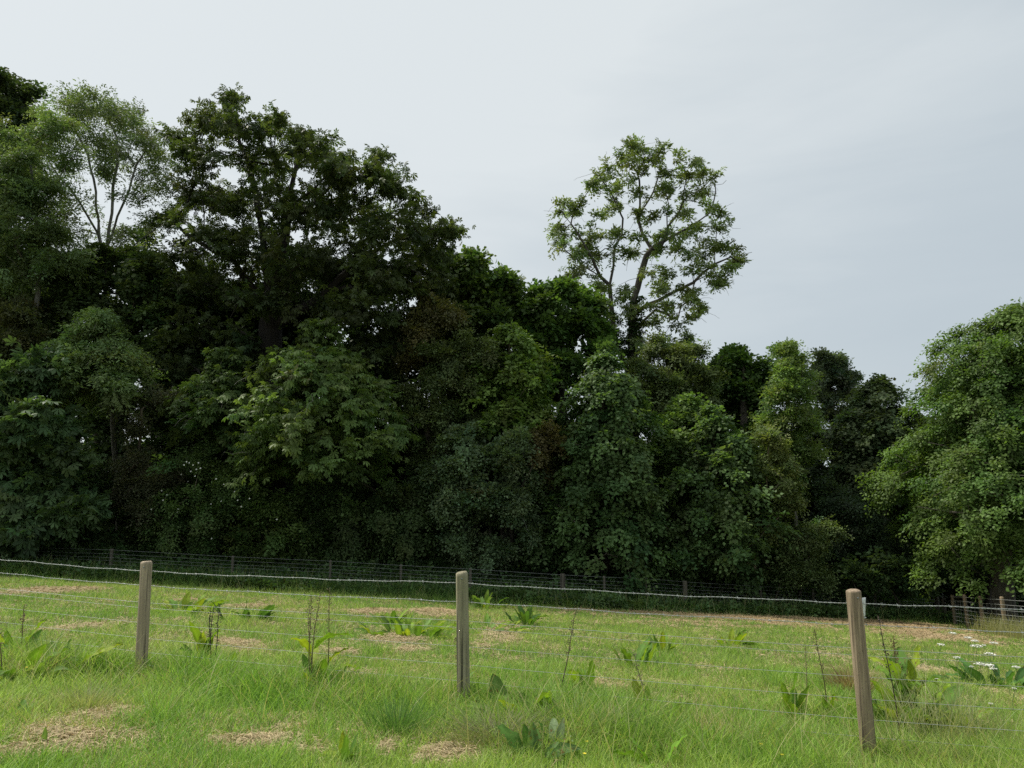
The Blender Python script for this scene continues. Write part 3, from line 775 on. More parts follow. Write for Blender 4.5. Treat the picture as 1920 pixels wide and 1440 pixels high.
tree('willow_tree', 'low grey-green willow bush with bluish leaves in the middle of the wood edge', 'tree',
     [(865, 830, 30), (900, 850, 34), (850, 870, 34), (930, 870, 38), (970, 870, 34), (890, 910, 42), (950, 920, 42), (990, 910, 28), (860, 950, 38), (920, 970, 42), (975, 970, 38), (870, 1010, 38), (940, 1030, 38), (1000, 1010, 28), (900, 1060, 24), (830, 900, 26), (975, 830, 14)],
     24.6, 920, 'small', 0.10, (0.068, 0.096, 0.048), 0.22, 0.9, 18, 8, 0.4, droop=0.6, seed=76, r_base=0.12, stems=3, layer=0.4, tw=twig_extra(30, (0.2, 0.2, 0.18), 0.008, 0.55), baseY=25.8)
tree('beech_sapling', 'small orange-brown leaved sapling beside the grey-green willow bush', 'tree',
     [(1005, 820, 24), (1015, 850, 28), (1000, 875, 20), (1030, 830, 16), (1020, 895, 14)], 25, 1010, 'small', 0.09, (0.075, 0.066, 0.028), 0.25, 0.4, 22, 7, 0.36, seed=77, r_base=0.05, r_tip=0.007, baseY=25.8)
tree('hornbeam_tree', 'broad dark green hornbeam with drooping layers under the tall lone ash', 'tree',
     [(1065, 700, 32), (1100, 690, 32), (1140, 700, 28), (1090, 740, 42), (1140, 750, 42), (1060, 780, 38), (1110, 800, 45), (1170, 800, 40), (1070, 850, 42), (1130, 860, 48), (1190, 860, 40), (1080, 920, 45), (1150, 920, 48), (1210, 920, 38),
      (1110, 980, 48), (1180, 985, 48), (1060, 980, 34), (1235, 980, 28), (1150, 1040, 40), (1215, 1040, 34), (1085, 1035, 34), (1230, 1075, 18)],
     25.4, 1130, 'broad', 0.12, (0.050, 0.082, 0.028), 0.24, 1.3, 15, 8, 0.42, droop=0.75, seed=78, r_base=0.2, flat=1.2, baseY=26.3, fans=(1135, [(675, 15), (700, 50), (760, 85), (860, 105), (960, 115), (1050, 115)]), gap=0.6)

# low shrubs closing the edge of the wood
for k, (lb, bp, lo, cc_) in enumerate([
    ('leafy hazel in deep shade right of the large chestnut leaves, behind the left post', 190, [(170, 960, 36), (210, 930, 32), (150, 1010, 34), (200, 1010, 36), (240, 1030, 28), (130, 1050, 24), (190, 1060, 24), (160, 900, 26)], (0.050, 0.075, 0.028)),
    ('mid green hazel under the low chestnut boughs, right of the yellowish elder', 620, [(600, 930, 34), (640, 900, 30), (580, 960, 30), (620, 990, 36), (660, 960, 30), (600, 1040, 30), (640, 1050, 28), (560, 900, 24)], (0.050, 0.078, 0.026)),
    ('dark hazel filling the gap left of the grey-green willow', 830, [(800, 900, 32), (830, 960, 34), (810, 1010, 34), (850, 1040, 28), (780, 1050, 26), (820, 1070, 20)], (0.046, 0.072, 0.026)),
    ('dark hazel filling the gap right of the grey-green willow', 1040, [(1030, 940, 30), (1040, 990, 34), (1020, 1040, 30), (1060, 1060, 26), (1000, 1070, 18)], (0.046, 0.072, 0.026)),
    ('low hazel between the drooping dark hornbeam and the bluish elder', 1270, [(1260, 1050, 28), (1290, 1070, 22), (1240, 1020, 26), (1300, 1030, 24), (1350, 1080, 20), (1400, 1085, 18)], (0.050, 0.078, 0.028)),
    ('shaded hazel at the foot of the dip, left of the wooden rails', 1680, [(1660, 1060, 24), (1690, 1080, 20), (1630, 1080, 20), (1720, 1085, 18), (1600, 1085, 18)], (0.042, 0.066, 0.026))]):
    tree('hazel_shrub', lb, 'shrub', lo, 25.4, bp, 'broad', 0.12, cc_, 0.25, 0.5, 17, 8, 0.4, droop=0.5, seed=120 + k, r_base=0.05, r_tip=0.007, stems=3, baseY=26.2)

# tall lone ash
YA = 33.5
ivy_pts = [(1150, 610), (1156, 640), (1165, 665), (1178, 700), (1190, 600), (1188, 640), (1192, 680), (1190, 570)]
def ivy(root, cc, uu, r):
    c = []; u = []
    for a, b_ in (((1147, 590), (1178, 700)), ((1189, 560), (1188, 700)), ((1192, 590), (1195, 680))):
        for t in np.linspace(0, 1, 14):
            p = P(a[0] + (b_[0] - a[0]) * t, a[1] + (b_[1] - a[1]) * t, YA)
            for k in range(4):
                d = unit(np.array((r.normal(), r.normal(), 0.2))); c.append(p + d * 0.22); u.append(d)
    V, Fq, C = leaves(np.array(c), np.array(u), 3, 'broad', 0.10, (0.026, 0.045, 0.014), 0.2, 5, 0.3, 0.2)
    mesh_np('ivy', V, Fq, M_LEAF, root, C)
tree('ash_tree', 'tall lone ash with sparse airy crown and dark twisting limbs, standing above the wood', 'tree',
     [(1182, 275, 9), (1180, 300, 18), (1208, 282, 12), (1160, 300, 12), (1243, 283, 16), (1270, 292, 14), (1300, 305, 12), (1225, 305, 18), (1140, 315, 12), (1130, 335, 17), (1165, 330, 20), (1205, 330, 22), (1245, 330, 20), (1285, 330, 18), (1110, 345, 10), (1312, 325, 8),
      (1338, 332, 11), (1150, 360, 18), (1195, 365, 20), (1240, 365, 22), (1280, 365, 18), (1317, 360, 8), (1058, 380, 10), (1092, 385, 10), (1118, 412, 17), (1052, 398, 8), (1075, 400, 8), (1155, 395, 18), (1200, 400, 20), (1245, 405, 25), (1285, 400, 14), (1045, 428, 10),
      (1065, 435, 17), (1090, 440, 15), (1120, 445, 18), (1160, 440, 14), (1200, 440, 16), (1245, 440, 20), (1280, 440, 16), (1310, 425, 12), (1335, 390, 10), (1348, 400, 8), (1345, 425, 14), (1325, 450, 16), (1055, 465, 18), (1085, 475, 18), (1115, 485, 18),
      (1155, 475, 14), (1185, 475, 10), (1235, 475, 16), (1275, 475, 20), (1310, 480, 22), (1345, 465, 18), (1372, 470, 14), (1385, 490, 9), (1365, 500, 14), (1335, 505, 16), (1300, 510, 18), (1260, 510, 20), (1085, 505, 12), (1105, 520, 18), (1130, 540, 14),
      (1350, 525, 8), (1345, 532, 6), (1240, 540, 20), (1280, 540, 18), (1220, 510, 14), (1110, 560, 14), (1085, 545, 9), (1175, 540, 10), (1180, 580, 14), (1210, 580, 14), (1250, 575, 20), (1290, 565, 16), (1310, 580, 10), (1305, 545, 12),
      (1230, 610, 18), (1270, 610, 20), (1300, 595, 8), (1285, 635, 14), (1240, 640, 16), (1125, 590, 12), (1135, 625, 12), (1110, 610, 8), (1205, 640, 14), (1255, 650, 16), (1165, 560, 9), (1100, 460, 10), (1070, 520, 9)],
     YA, 1185, 'fine', 0.16, (0.082, 0.108, 0.042), 0.2, 2.3, 12, 3, 0.38, droop=0.3, seed=81, bough=False, r_base=0.27, r_tip=0.011, bark=(0.085, 0.075, 0.06), fill=0.25, back=0.5, zs=1.0, scat=1.9,
     limbs=[[base_at(1188, YA), P(1188, 800, YA), P(1187, 620, YA), P(1187, 565, YA), P(1200, 520, YA), P(1212, 480, YA), P(1222, 467, YA), P(1245, 452, YA), P(1252, 425, YA - .3), P(1272, 400, YA - .4), P(1282, 375, YA - .4), P(1320, 350, YA - .4), P(1355, 345, YA - .4), P(1362, 338, YA - .4)],
            [P(1188, 800, YA), P(1178, 700, YA), P(1152, 630, YA), P(1146, 570, YA), P(1143, 535, YA), P(1150, 500, YA), P(1152, 465, YA + .2), P(1166, 440, YA + .3), P(1168, 410, YA + .4), P(1150, 370, YA + .5), P(1130, 340, YA + .5)],
            [P(1146, 560, YA), P(1160, 535, YA - .2), P(1180, 525, YA - .2), P(1200, 520, YA - .1)],
            [P(1222, 467, YA), P(1205, 440, YA + .2), P(1196, 410, YA + .4), P(1200, 360, YA + .5), P(1195, 300, YA + .5), P(1182, 268, YA + .5)],
            [P(1196, 410, YA + .4), P(1225, 360, YA + .8), P(1243, 300, YA + 1)],
            [P(1190, 590, YA), P(1212, 572, YA - .5), P(1255, 552, YA - .8), P(1300, 530, YA - 1), P(1340, 495, YA - 1), P(1370, 482, YA - 1), P(1410, 473, YA - 1)],
            [P(1143, 540, YA), P(1125, 518, YA - .4), P(1108, 480, YA - .8), P(1085, 440, YA - 1), P(1055, 400, YA - 1)],
            [P(1150, 600, YA), P(1135, 590, YA + .3), P(1118, 588, YA + .4)],
            [P(1125, 518, YA - .4), P(1095, 500, YA + .2), P(1060, 470, YA + .5)],
            [P(1245, 452, YA), P(1285, 430, YA + .5), P(1330, 400, YA + .8), P(1342, 360, YA + 1), P(1340, 335, YA + 1)],
            [P(1187, 610, YA), P(1230, 580, YA + .6), P(1270, 600, YA + 1), P(1285, 630, YA + 1)]],
     extra=ivy, tw=twig_extra(170, (0.13, 0.12, 0.095), 0.011, 0.9))
tree('hawthorn_tree', 'olive green bushy hawthorn at the foot of the tall lone ash on its right side', 'tree',
     [(1225, 655, 26), (1255, 670, 30), (1205, 690, 28), (1285, 685, 28), (1310, 665, 12), (1240, 710, 38), (1290, 720, 34), (1320, 715, 22), (1320, 745, 22), (1200, 740, 28), (1260, 750, 34), (1220, 790, 34)],
     29.5, 1255, 'small', 0.095, (0.066, 0.086, 0.032), 0.2, 1.2, 17, 8, 0.42, seed=82, r_base=0.18)
tree('oak_tree', 'rounded dark oak crown at the skyline between the tall ash and the pale poplar', 'tree',
     [(1355, 690, 18), (1380, 685, 20), (1410, 695, 20), (1430, 710, 14), (1345, 715, 22), (1385, 720, 34), (1415, 730, 26), (1370, 760, 38), (1410, 770, 34), (1340, 760, 26), (1385, 800, 34), (1380, 670, 8)],
     31.5, 1390, 'broad', 0.15, (0.040, 0.068, 0.018), 0.25, 1.3, 14, 8, 0.45, seed=83, r_base=0.2)
tree('maple_tree', 'mid green maple below the olive hawthorn, left of the broad elder', 'tree',
     [(1240, 790, 30), (1290, 790, 32), (1330, 800, 28), (1260, 830, 40), (1310, 840, 38), (1230, 870, 30), (1285, 880, 40), (1340, 860, 28)],
     27, 1280, 'broad', 0.13, (0.066, 0.105, 0.028), 0.24, 0.9, 15, 8, 0.42, seed=84, r_base=0.14, fans=(1285, [(755, 12), (790, 55), (850, 85), (920, 90)]), gap=0.55)
tree('elder_tree', 'broad bluish green elder with soft rounded clumps, left of the slender bare-stemmed sapling', 'tree',
     [(1350, 820, 30), (1390, 830, 32), (1370, 870, 40), (1320, 880, 32), (1410, 880, 30), (1340, 930, 42), (1390, 940, 38), (1290, 930, 32), (1300, 980, 40), (1350, 1000, 42), (1400, 990, 30), (1270, 1020, 28), (1320, 1050, 34), (1380, 1050, 32), (1260, 970, 24)],
     25.2, 1340, 'broad', 0.125, (0.056, 0.088, 0.031), 0.22, 1.0, 15, 8, 0.42, seed=85, r_base=0.14, baseY=26.2, fans=(1340, [(790, 15), (820, 55), (880, 90), (960, 105), (1060, 110)]), gap=0.6)
tree('poplar_tree', 'slim light green poplar with an upright column of fine leaves and a thin pale stem', 'tree',
     [(1475, 670, 16), (1495, 675, 15), (1470, 700, 26), (1500, 705, 24), (1480, 735, 34), (1510, 750, 24), (1455, 750, 24), (1480, 785, 38), (1450, 800, 28), (1510, 800, 28), (1480, 840, 38), (1445, 850, 28), (1515, 850, 24), (1475, 890, 32), (1500, 920, 26), (1430, 790, 18), (1460, 660, 9), (1480, 652, 7)],
     27.5, 1490, 'small', 0.095, (0.085, 0.122, 0.040), 0.18, 0.9, 26, 8, 0.4, droop=0.1, seed=86, bough=False, scat=1.3, layer=0.0, zs=1.15, r_base=0.07, bark=(0.26, 0.25, 0.19), baseY=27)
tree('alder_tree', 'sparse grey-green alder with see-through top, behind the slim poplar on its right', 'tree',
     [(1545, 670, 12), (1555, 690, 16), (1575, 685, 12), (1540, 710, 18), (1565, 715, 18), (1590, 710, 12), (1550, 745, 22), (1580, 745, 18), (1545, 780, 24), (1570, 790, 24), (1555, 830, 28), (1590, 720, 9)],
     33, 1560, 'small', 0.12, (0.060, 0.078, 0.048), 0.2, 1.0, 11, 5, 0.4, droop=-0.2, seed=87, r_base=0.13, r_tip=0.014, bark=(0.12, 0.11, 0.09))
tree('hornbeam_tree', 'rounded dull green hornbeam in the dip of the skyline left of the big drooping tree', 'tree',
     [(1605, 725, 20), (1630, 735, 22), (1650, 740, 16), (1680, 740, 16), (1610, 765, 30), (1650, 775, 34), (1695, 765, 26), (1600, 810, 34), (1650, 825, 40), (1700, 810, 30), (1590, 860, 34), (1640, 880, 38), (1550, 860, 26), (1600, 910, 34), (1650, 925, 34)],
     29.5, 1630, 'broad', 0.13, (0.052, 0.072, 0.032), 0.22, 1.4, 14, 8, 0.44, seed=88, r_base=0.2, droop=0.6, fans=(1640, [(722, 12), (745, 50), (800, 85), (870, 105), (940, 105)]), gap=0.6)
tree('yew_tree', 'nearly black shaded yew in the hollow left of the big drooping tree', 'tree',
     [(1580, 950, 32), (1620, 980, 34), (1590, 1010, 34), (1650, 1020, 30), (1560, 1000, 26), (1620, 1050, 28), (1680, 1060, 24), (1570, 1060, 24), (1710, 1040, 22)],
     26.8, 1610, 'small', 0.08, (0.028, 0.044, 0.022), 0.25, 0.7, 15, 8, 0.4, droop=0.6, seed=89, r_base=0.14, baseY=28)
tree('birch_sapling', 'slender sapling with a long pale bare stem and thin yellowish leaves', 'tree',
     [(1440, 830, 14), (1460, 860, 18), (1435, 880, 16), (1470, 900, 18), (1450, 930, 18), (1480, 940, 16), (1425, 1000, 16), (1445, 990, 14), (1460, 960, 14), (1410, 1010, 10)],
     24.6, 1412, 'small', 0.075, (0.080, 0.100, 0.034), 0.2, 0.4, 16, 5, 0.32, seed=90, r_base=0.045, r_tip=0.008, bark=(0.26, 0.22, 0.14), baseY=25.4,
     limbs=[[base_at(1412, 25.4), P(1415, 1060, 25), P(1422, 1010, 24.8), P(1436, 950, 24.6), P(1438, 880, 24.6), P(1442, 830, 24.6)], [P(1436, 950, 24.6), P(1460, 920, 24.5), P(1480, 890, 24.5)], [P(1422, 1010, 24.8), P(1450, 980, 24.5), P(1480, 950, 24.4)]],
     tw=twig_extra(14, (0.24, 0.21, 0.14), 0.008, 0.7))
tree('blackthorn_shrub', 'rounded blackthorn bush with speckled small leaves behind the wire, right of the slender sapling', 'shrub',
     [(1470, 1020, 26), (1500, 1000, 28), (1530, 1015, 26), (1490, 1045, 32), (1530, 1050, 30), (1460, 1065, 26), (1510, 1075, 26), (1545, 1080, 18), (1540, 985, 16)],
     25.2, 1500, 'small', 0.07, (0.062, 0.085, 0.032), 0.3, 0.6, 24, 8, 0.34, seed=91, r_base=0.05, r_tip=0.006, stems=3, baseY=26)

# big drooping hornbeam on the right
LOBR = []
rr_ = np.random.default_rng(5)
for (x, y, q) in [(1870, 600, 28), (1905, 590, 26), (1835, 615, 26), (1800, 615, 20), (1780, 600, 9), (1755, 610, 12), (1770, 640, 20), (1745, 650, 14), (1900, 640, 38), (1845, 660, 38), (1795, 680, 34), (1750, 690, 26), (1728, 680, 14), (1950, 620, 40), (1720, 720, 20),
                  (1760, 730, 34), (1820, 740, 40), (1880, 720, 42), (1940, 720, 45), (1700, 760, 22), (1740, 780, 34), (1800, 800, 40), (1860, 800, 42), (1920, 800, 45), (1690, 800, 24), (1700, 840, 30), (1750, 850, 38), (1820, 870, 42), (1880, 880, 42), (1940, 880, 45),
                  (1670, 860, 18), (1680, 900, 26), (1730, 920, 36), (1790, 940, 40), (1850, 950, 42), (1910, 960, 42), (1700, 960, 28), (1750, 985, 36), (1810, 1005, 36), (1870, 1010, 34), (1930, 1020, 36), (1960, 950, 40), (1700, 1000, 20), (1770, 1030, 24), (1820, 1045, 20), (1900, 1050, 20), (2000, 660, 50), (2010, 780, 60), (2010, 900, 60), (2010, 1000, 50), (1720, 1030, 24), (1740, 1010, 30), (1690, 1020, 18), (1780, 1050, 22)]:
    LOBR.append((x + (22 if x < 1770 and y > 700 else 8 if x < 1800 else 0), y + 6, q * 0.92))
tree('hornbeam_tree', 'big yellow-green hornbeam with drooping layered branches at the right edge', 'tree', LOBR,
     22.5, 1878, 'small', 0.092, (0.054, 0.088, 0.021), 0.26, 2.6, 26, 9, 0.42, droop=0.7, flat=1.2, seed=95, r_base=0.30, r_tip=0.012, bark=(0.10, 0.09, 0.07), fans=(1900, [(590, 30), (606, 100), (634, 142), (700, 180), (780, 208), (860, 242), (920, 244), (980, 215), (1045, 190)]), gap=0.62, baseY=23.5,
     limbs=[[base_at(1878, 23.5), P(1876, 1060, 23.5), P(1880, 900, 23.2), P(1890, 750, 22.8), P(1890, 620, 22.6)], [P(1880, 900, 23.2), P(1800, 850, 22), P(1740, 830, 21.6)], [P(1885, 800, 23), P(1830, 720, 22), P(1770, 660, 22)], [P(1878, 1000, 23.4), P(1780, 960, 21.5), P(1720, 950, 21.3)]])

# undergrowth just behind and through the far fence: one tangled mass
def undergrowth():
    r = np.random.default_rng(404)
    n = 9000
    x = r.uniform(-22, 15.5, n); y = far_y(x) + r.uniform(-1.6, 3.4, n)
    h = (0.25 + 0.75 * fbm(x * 0.5, y * 0.5, 9)) * np.clip(0.5 + (y - far_y(x)) * 0.5, 0.34, 1.3)
    h = h * np.where(y < far_y(x), 0.85, 1.0)
    c = np.stack([x, y, gz(x, y) + h * r.uniform(0.3, 1.0, n)], -1)
    u = unit(np.stack([r.normal(size=n) * 0.5, -np.ones(n) * 0.6, np.ones(n) * 0.7], -1))
    V, Fq, C = leaves(c, u, 6, 'broad', 0.085, (0.046, 0.078, 0.028), 0.3, 77, 0.2, 0.26)
    o = mesh_np('undergrowth', V, Fq, M_LEAF, None, C)
    tag(o, 'dark tangle of nettles and brambles growing along the foot of the wood', 'undergrowth', None, 'stuff')
    NLEAF[0] += len(Fq)
undergrowth()

def woodland():
    r = np.random.default_rng(405)
    n = 5200
    x = r.uniform(-48, 44, n); y = 36 + r.random(n) ** 1.3 * 12 + 0.05 * np.abs(x)
    top = 5.5 + 2.5 * fbm(x * 0.25, y * 0.25, 15) - np.clip(x - 8, 0, 20) * 0.12
    h = top * r.random(n)
    c = np.stack([x, y, gz(x, y) + 0.2 + h], -1)
    u = unit(np.stack([r.normal(size=n) * 0.6, -np.ones(n) * 0.7, r.random(n) * 0.8], -1))
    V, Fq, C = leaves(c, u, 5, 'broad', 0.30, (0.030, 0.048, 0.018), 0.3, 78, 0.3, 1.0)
    # nearer, lower layer between the trees
    n = 3600
    x = r.uniform(-26, 17, n); y = far_y(x) + r.uniform(4.6, 8.2, n)
    c = np.stack([x, y, gz(x, y) + (0.6 + 2.6 * fbm(x * 0.35, y * 0.35, 16)) * r.random(n)], -1)
    u = unit(np.stack([r.normal(size=n) * 0.6, -np.ones(n) * 0.6, r.random(n)], -1))
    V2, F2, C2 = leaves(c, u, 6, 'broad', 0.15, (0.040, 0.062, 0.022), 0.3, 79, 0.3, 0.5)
    o = mesh_np('woodland', np.concatenate([V, V2]), np.concatenate([Fq, F2 + len(V)]), M_LEAF, None, np.concatenate([C, C2]))
    tag(o, 'dense dark mass of the wood behind the front row of trees', 'woodland', None, 'stuff')
    NLEAF[0] += len(Fq) + len(F2)
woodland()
print('leaves', NLEAF[0])

# ------------------------------------------------------------------ grass
def ell(px, py, rx, ry):
    """patch given by its picture centre and half sizes -> ground ellipse"""
    c = G(px, py); ex = abs(G(px + rx, py)[0] - c[0]); ey = abs(G(px, py - ry)[1] - G(px, py + ry)[1]) / 2
    return c[0], c[1], ex, ey
STRAW = [ell(*a) for a in [(195, 1352, 85, 30), (130, 1385, 110, 22), (20, 1415, 50, 16), (850, 1415, 60, 16), (725, 1400, 26, 16), (945, 1192, 48, 20), (905, 1215, 40, 8), (1135, 1290, 55, 9), (145, 1180, 50, 20), (60, 1190, 55, 14), (110, 1110, 110, 11),
                             (470, 1138, 45, 9), (350, 1128, 30, 6), (460, 1212, 75, 12), (640, 1225, 60, 14), (720, 1210, 60, 16), (765, 1222, 45, 14), (690, 1262, 45, 9), (340, 1165, 18, 5), (1170, 1139, 170, 12), (1330, 1150, 180, 13), (1480, 1158, 70, 9), (1575, 1160, 55, 12),
                             (1660, 1170, 70, 10), (1730, 1192, 60, 9), (1790, 1200, 50, 7), (1560, 1232, 30, 6), (1700, 1250, 40, 7), (1895, 1310, 35, 14), (1320, 1385, 60, 10), (500, 1385, 90, 24), (560, 1360, 60, 12), (1360, 1392, 40, 8), (550, 1148, 40, 6), (700, 1148, 40, 6),
                             (820, 1150, 40, 7), (1010, 1130, 40, 5), (880, 1262, 40, 6), (250, 1225, 50, 8), (560, 1410, 60, 14)]]
def straw_mask(x, y):
    m = np.zeros(len(x))
    wob = (fbm(x * 1.1, y * 1.1, 21) - 0.5) * 2.2 + (fbm(x * 5, y * 5, 22) - 0.5) * 2.0
    for i, (a, b, ex, ey) in enumerate(STRAW):
        d = np.sqrt(((x - a) / ex) ** 2 + ((y - b) / ey) ** 2) + wob * 0.75
        m = np.maximum(m, np.clip(1.25 - d, 0, 1) * (1.15 if i < 3 else 2.2 if b > 15 else 1.0))
    return np.clip(m, 0, 1)

def sample_field(n, y0, y1, p, seed):
    """points with areal density ~ y**-p inside the widened view wedge"""
    r = np.random.default_rng(seed)
    q = 2 - p
    t = r.random(n)
    y = (y0 ** q + t * (y1 ** q - y0 ** q)) ** (1 / q)
    x = (r.random(n) * 2 - 1) * (0.76 * y + 1.2)
    return x, y, r

def blades(x, y, h, w, lean, col, r, segs, bend=1.0, direction=None):
    n = len(x)
    z = gz(x, y) - 0.01
    th = r.random(n) * 6.283 if direction is None else direction
    d = np.stack([np.cos(th), np.sin(th)], -1)
    ph = r.normal(size=n) * 0.7            # blade faces roughly towards the viewer so that its width shows
    s = np.stack([np.cos(ph), np.sin(ph), np.zeros(n)], -1)
    b = np.stack([x, y, z], -1)
    lv = []
    for k in range(segs + 1):
        t = k / segs
        hor = lean * (0.35 * t + 0.65 * t * t * bend)
        c = b.copy(); c[:, :2] += d * (hor * h)[:, None]; c[:, 2] += h * t * np.sqrt(np.clip(1 - 0.30 * lean * lean * t, 0.12, 1))
        ww = w * (1 - t) ** 0.6 if k < segs else w * 0.06
        if k == 0: ww = w * 0.8
        lv.append(c - s * (ww * 0.5)[:, None]); lv.append(c + s * (ww * 0.5)[:, None])
    m = 2 * (segs + 1)
    V = np.stack(lv, 1).reshape(-1, 3)
    base = np.arange(n)[:, None, None] * m + np.arange(segs)[None, :, None] * 2
    Fq = (base + np.array((0, 1, 3, 2))).reshape(-1, 4)
    C = np.repeat(col, m, 0)
    return V, Fq, C

def mixc(a, b, t): return np.asarray(a)[None] * (1 - t[:, None]) + np.asarray(b)[None] * t[:, None]
G_FRESH = (0.21, 0.37, 0.060); G_YEL = (0.42, 0.51, 0.13); G_DEEP_SHADE = (0.060, 0.140, 0.032); G_STRAW = (0.52, 0.42, 0.21); G_PALE = (0.40, 0.42, 0.18); G_BLUE = (0.15, 0.25, 0.11)

def tall_mask(x, y):
    d = near_fence_dist(x, y)
    w = fbm(x * 1.1, y * 1.1, 31)
    m = np.exp(-((d + 0.12) / 0.42) ** 2) * (0.45 + 0.9 * w)
    # longer grass in front of the right half of the fence
    m = np.maximum(m, np.clip(1 - np.abs(d + 0.5) / 0.55, 0, 1) * np.clip((x + 0.6) / 1.2, 0, 1) * (0.4 + 0.8 * w))
    for (a, b) in ((-3.03, 6.3), (-0.35, 5.6), (2.24, 4.9)):
        m = m * (1 - 0.8 * np.exp(-((x - a * 0.96) / 0.24) ** 2 - ((y - b + 0.30) / 0.34) ** 2))
    return np.clip(m, 0, 1)

def build_grass():
    VV = []; FF = []; CC = []; nv = 0
    def put(V, Fq, C):
        nonlocal nv
        VV.append(V.astype(np.float32)); FF.append(Fq.astype(np.int32) + nv); CC.append(C.astype(np.float32)); nv += len(V)
    for (n, y0, y1, p, segs, seed) in [(330000, 3.0, 8.5, 1.6, 3, 1), (300000, 8.5, 26.5, 1.55, 2, 2)]:
        x, y, r = sample_field(n, y0, y1, p, seed)
        ok = (y < far_y(x) + 0.3)
        clump = fbm(x * 5, y * 5, 41)
        sm = straw_mask(x, y); tm = tall_mask(x, y)
        keep = ok & (r.random(n) < (1 - 0.5 * sm * (1 - tm)) * np.clip(0.45 + 1.1 * clump, 0, 1))
        x, y, sm, tm, clump = x[keep], y[keep], sm[keep], tm[keep], clump[keep]; n = len(x)
        dfar = far_y(x) - y
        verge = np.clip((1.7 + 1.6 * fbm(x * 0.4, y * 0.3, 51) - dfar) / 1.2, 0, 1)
        tuss = np.clip((fbm(x * 1.3, y * 1.3, 61) - 0.55) * 5, 0, 1)
        h = 0.055 + 0.06 * clump + 0.05 * tuss + 0.155 * tm + 0.34 * verge
        h = h * (0.55 + 0.8 * r.random(n)) * (1 - 0.4 * sm)
        near = y < 5.0
        h = np.where(near, h * 1.1, h)
        w = (0.0032 + 0.00040 * y) * (0.6 + 0.8 * r.random(n)) * (1 + 0.5 * tm)
        lean = np.abs(r.normal(size=n)) * 0.75 + 0.2
        t1 = np.clip(fbm(x * 0.55, y * 0.55, 71) * 1.7 - 0.45 + r.normal(size=n) * 0.22, 0, 1)
        base = mixc(G_FRESH, G_YEL, t1)
        dd = np.clip(tm * 1.1 - 0.25 + r.normal(size=n) * 0.2, 0, 1)[:, None]
        base = base * (1 - dd) + np.array((0.23, 0.37, 0.065)) * dd
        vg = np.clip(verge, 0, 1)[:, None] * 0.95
        base = base * (1 - vg) + np.array(G_DEEP_SHADE) * vg  # deep green verge grass, with the shade of the trees put into its colour
        dry = fbm(x * 2.3, y * 2.3, 81)
        ps = np.clip(0.18 + 1.0 * (dry - 0.42) + 0.6 * sm - 0.25 * tm - 0.3 * verge, 0.03, 0.9)
        st = r.random(n) < ps
        base[st] = mixc(G_STRAW, G_PALE, r.random(st.sum()))
        lean = np.where(st, lean * 1.3, lean); h = np.where(st & (tm < 0.4), h * 0.75, h)
        dk = (r.random(n) < 0.22)[:, None]; base = np.where(dk, base * np.array((0.5, 0.6, 0.6)), base); base *= (0.70 + 0.75 * r.random((n, 1)))
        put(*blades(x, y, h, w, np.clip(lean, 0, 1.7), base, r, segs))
    o = mesh_np('grass', np.concatenate(VV), np.concatenate(FF), M_GRASS, None, np.concatenate(CC))
    tag(o, 'short green and yellowish meadow grass covering the sloping field', 'grass', None, 'stuff')
    # straw thatch lying in the mown patches
    VV.clear(); FF.clear(); CC.clear(); nv = 0
    for (n, y0, y1, p, seed) in [(460000, 3.0, 9, 1.7, 5), (420000, 9, 26, 1.5, 6)]:
        x, y, r = sample_field(n, y0, y1, p, seed)
        sm = straw_mask(x, y)
        dry = fbm(x * 2.3, y * 2.3, 81)
        keep = (r.random(n) < np.clip(sm * 0.7 + 0.2 * np.clip((dry - 0.42) * 5, 0, 1), 0, 1)) & (y < far_y(x) - 0.7)
        x, y, sm = x[keep], y[keep], sm[keep]; n = len(x)
        th = r.random(n) * 6.283; ln = (0.03 + 0.075 * r.random(n)) * (1 + 0.02 * y)
        w = (0.0018 + 0.00036 * y) * (0.7 + 0.6 * r.random(n))
        d = np.stack([np.cos(th), np.sin(th), r.normal(size=n) * 0.28], -1)
        s = np.stack([-np.sin(th), np.cos(th), r.normal(size=n) * 0.5], -1)
        zz = gz(x, y) + 0.008 + r.random(n) * (0.015 + 0.03 * sm * fbm(x * 3, y * 3, 91))
        b = np.stack([x, y, zz], -1)
        L2 = (ln / 2)[:, None]; W2 = (w / 2)[:, None]
        up = np.array((0, 0, 1.0)) * (ln * 0.12)[:, None]
        V = np.stack([b - d * L2 - s * W2, b - d * L2 + s * W2, b + up - s * W2, b + up + s * W2, b + d * L2 - s * W2 * .5, b + d * L2 + s * W2 * .5], 1).reshape(-1, 3)
        bi = np.arange(n)[:, None, None] * 6 + np.array((0, 2))[None, :, None]
        Fq = (bi + np.array((0, 1, 3, 2))).reshape(-1, 4)
        c = mixc((0.56, 0.45, 0.26), (0.36, 0.29, 0.16), r.random(n) ** 1.3) * (0.8 + 0.4 * r.random((n, 1)))
        far = np.clip((y - 12) / 8, 0, 1)[:, None]
        c = c * (1 - far * 0.45) + np.array((0.40, 0.25, 0.13)) * far * 0.45
        put(V, Fq, np.repeat(c, 6, 0))
    o = mesh_np('dry_grass', np.concatenate(VV), np.concatenate(FF), M_STRAW, None, np.concatenate(CC))
    tag(o, 'pale dry cut grass lying in flattened patches over the field', 'dry grass', None, 'stuff')
build_grass()

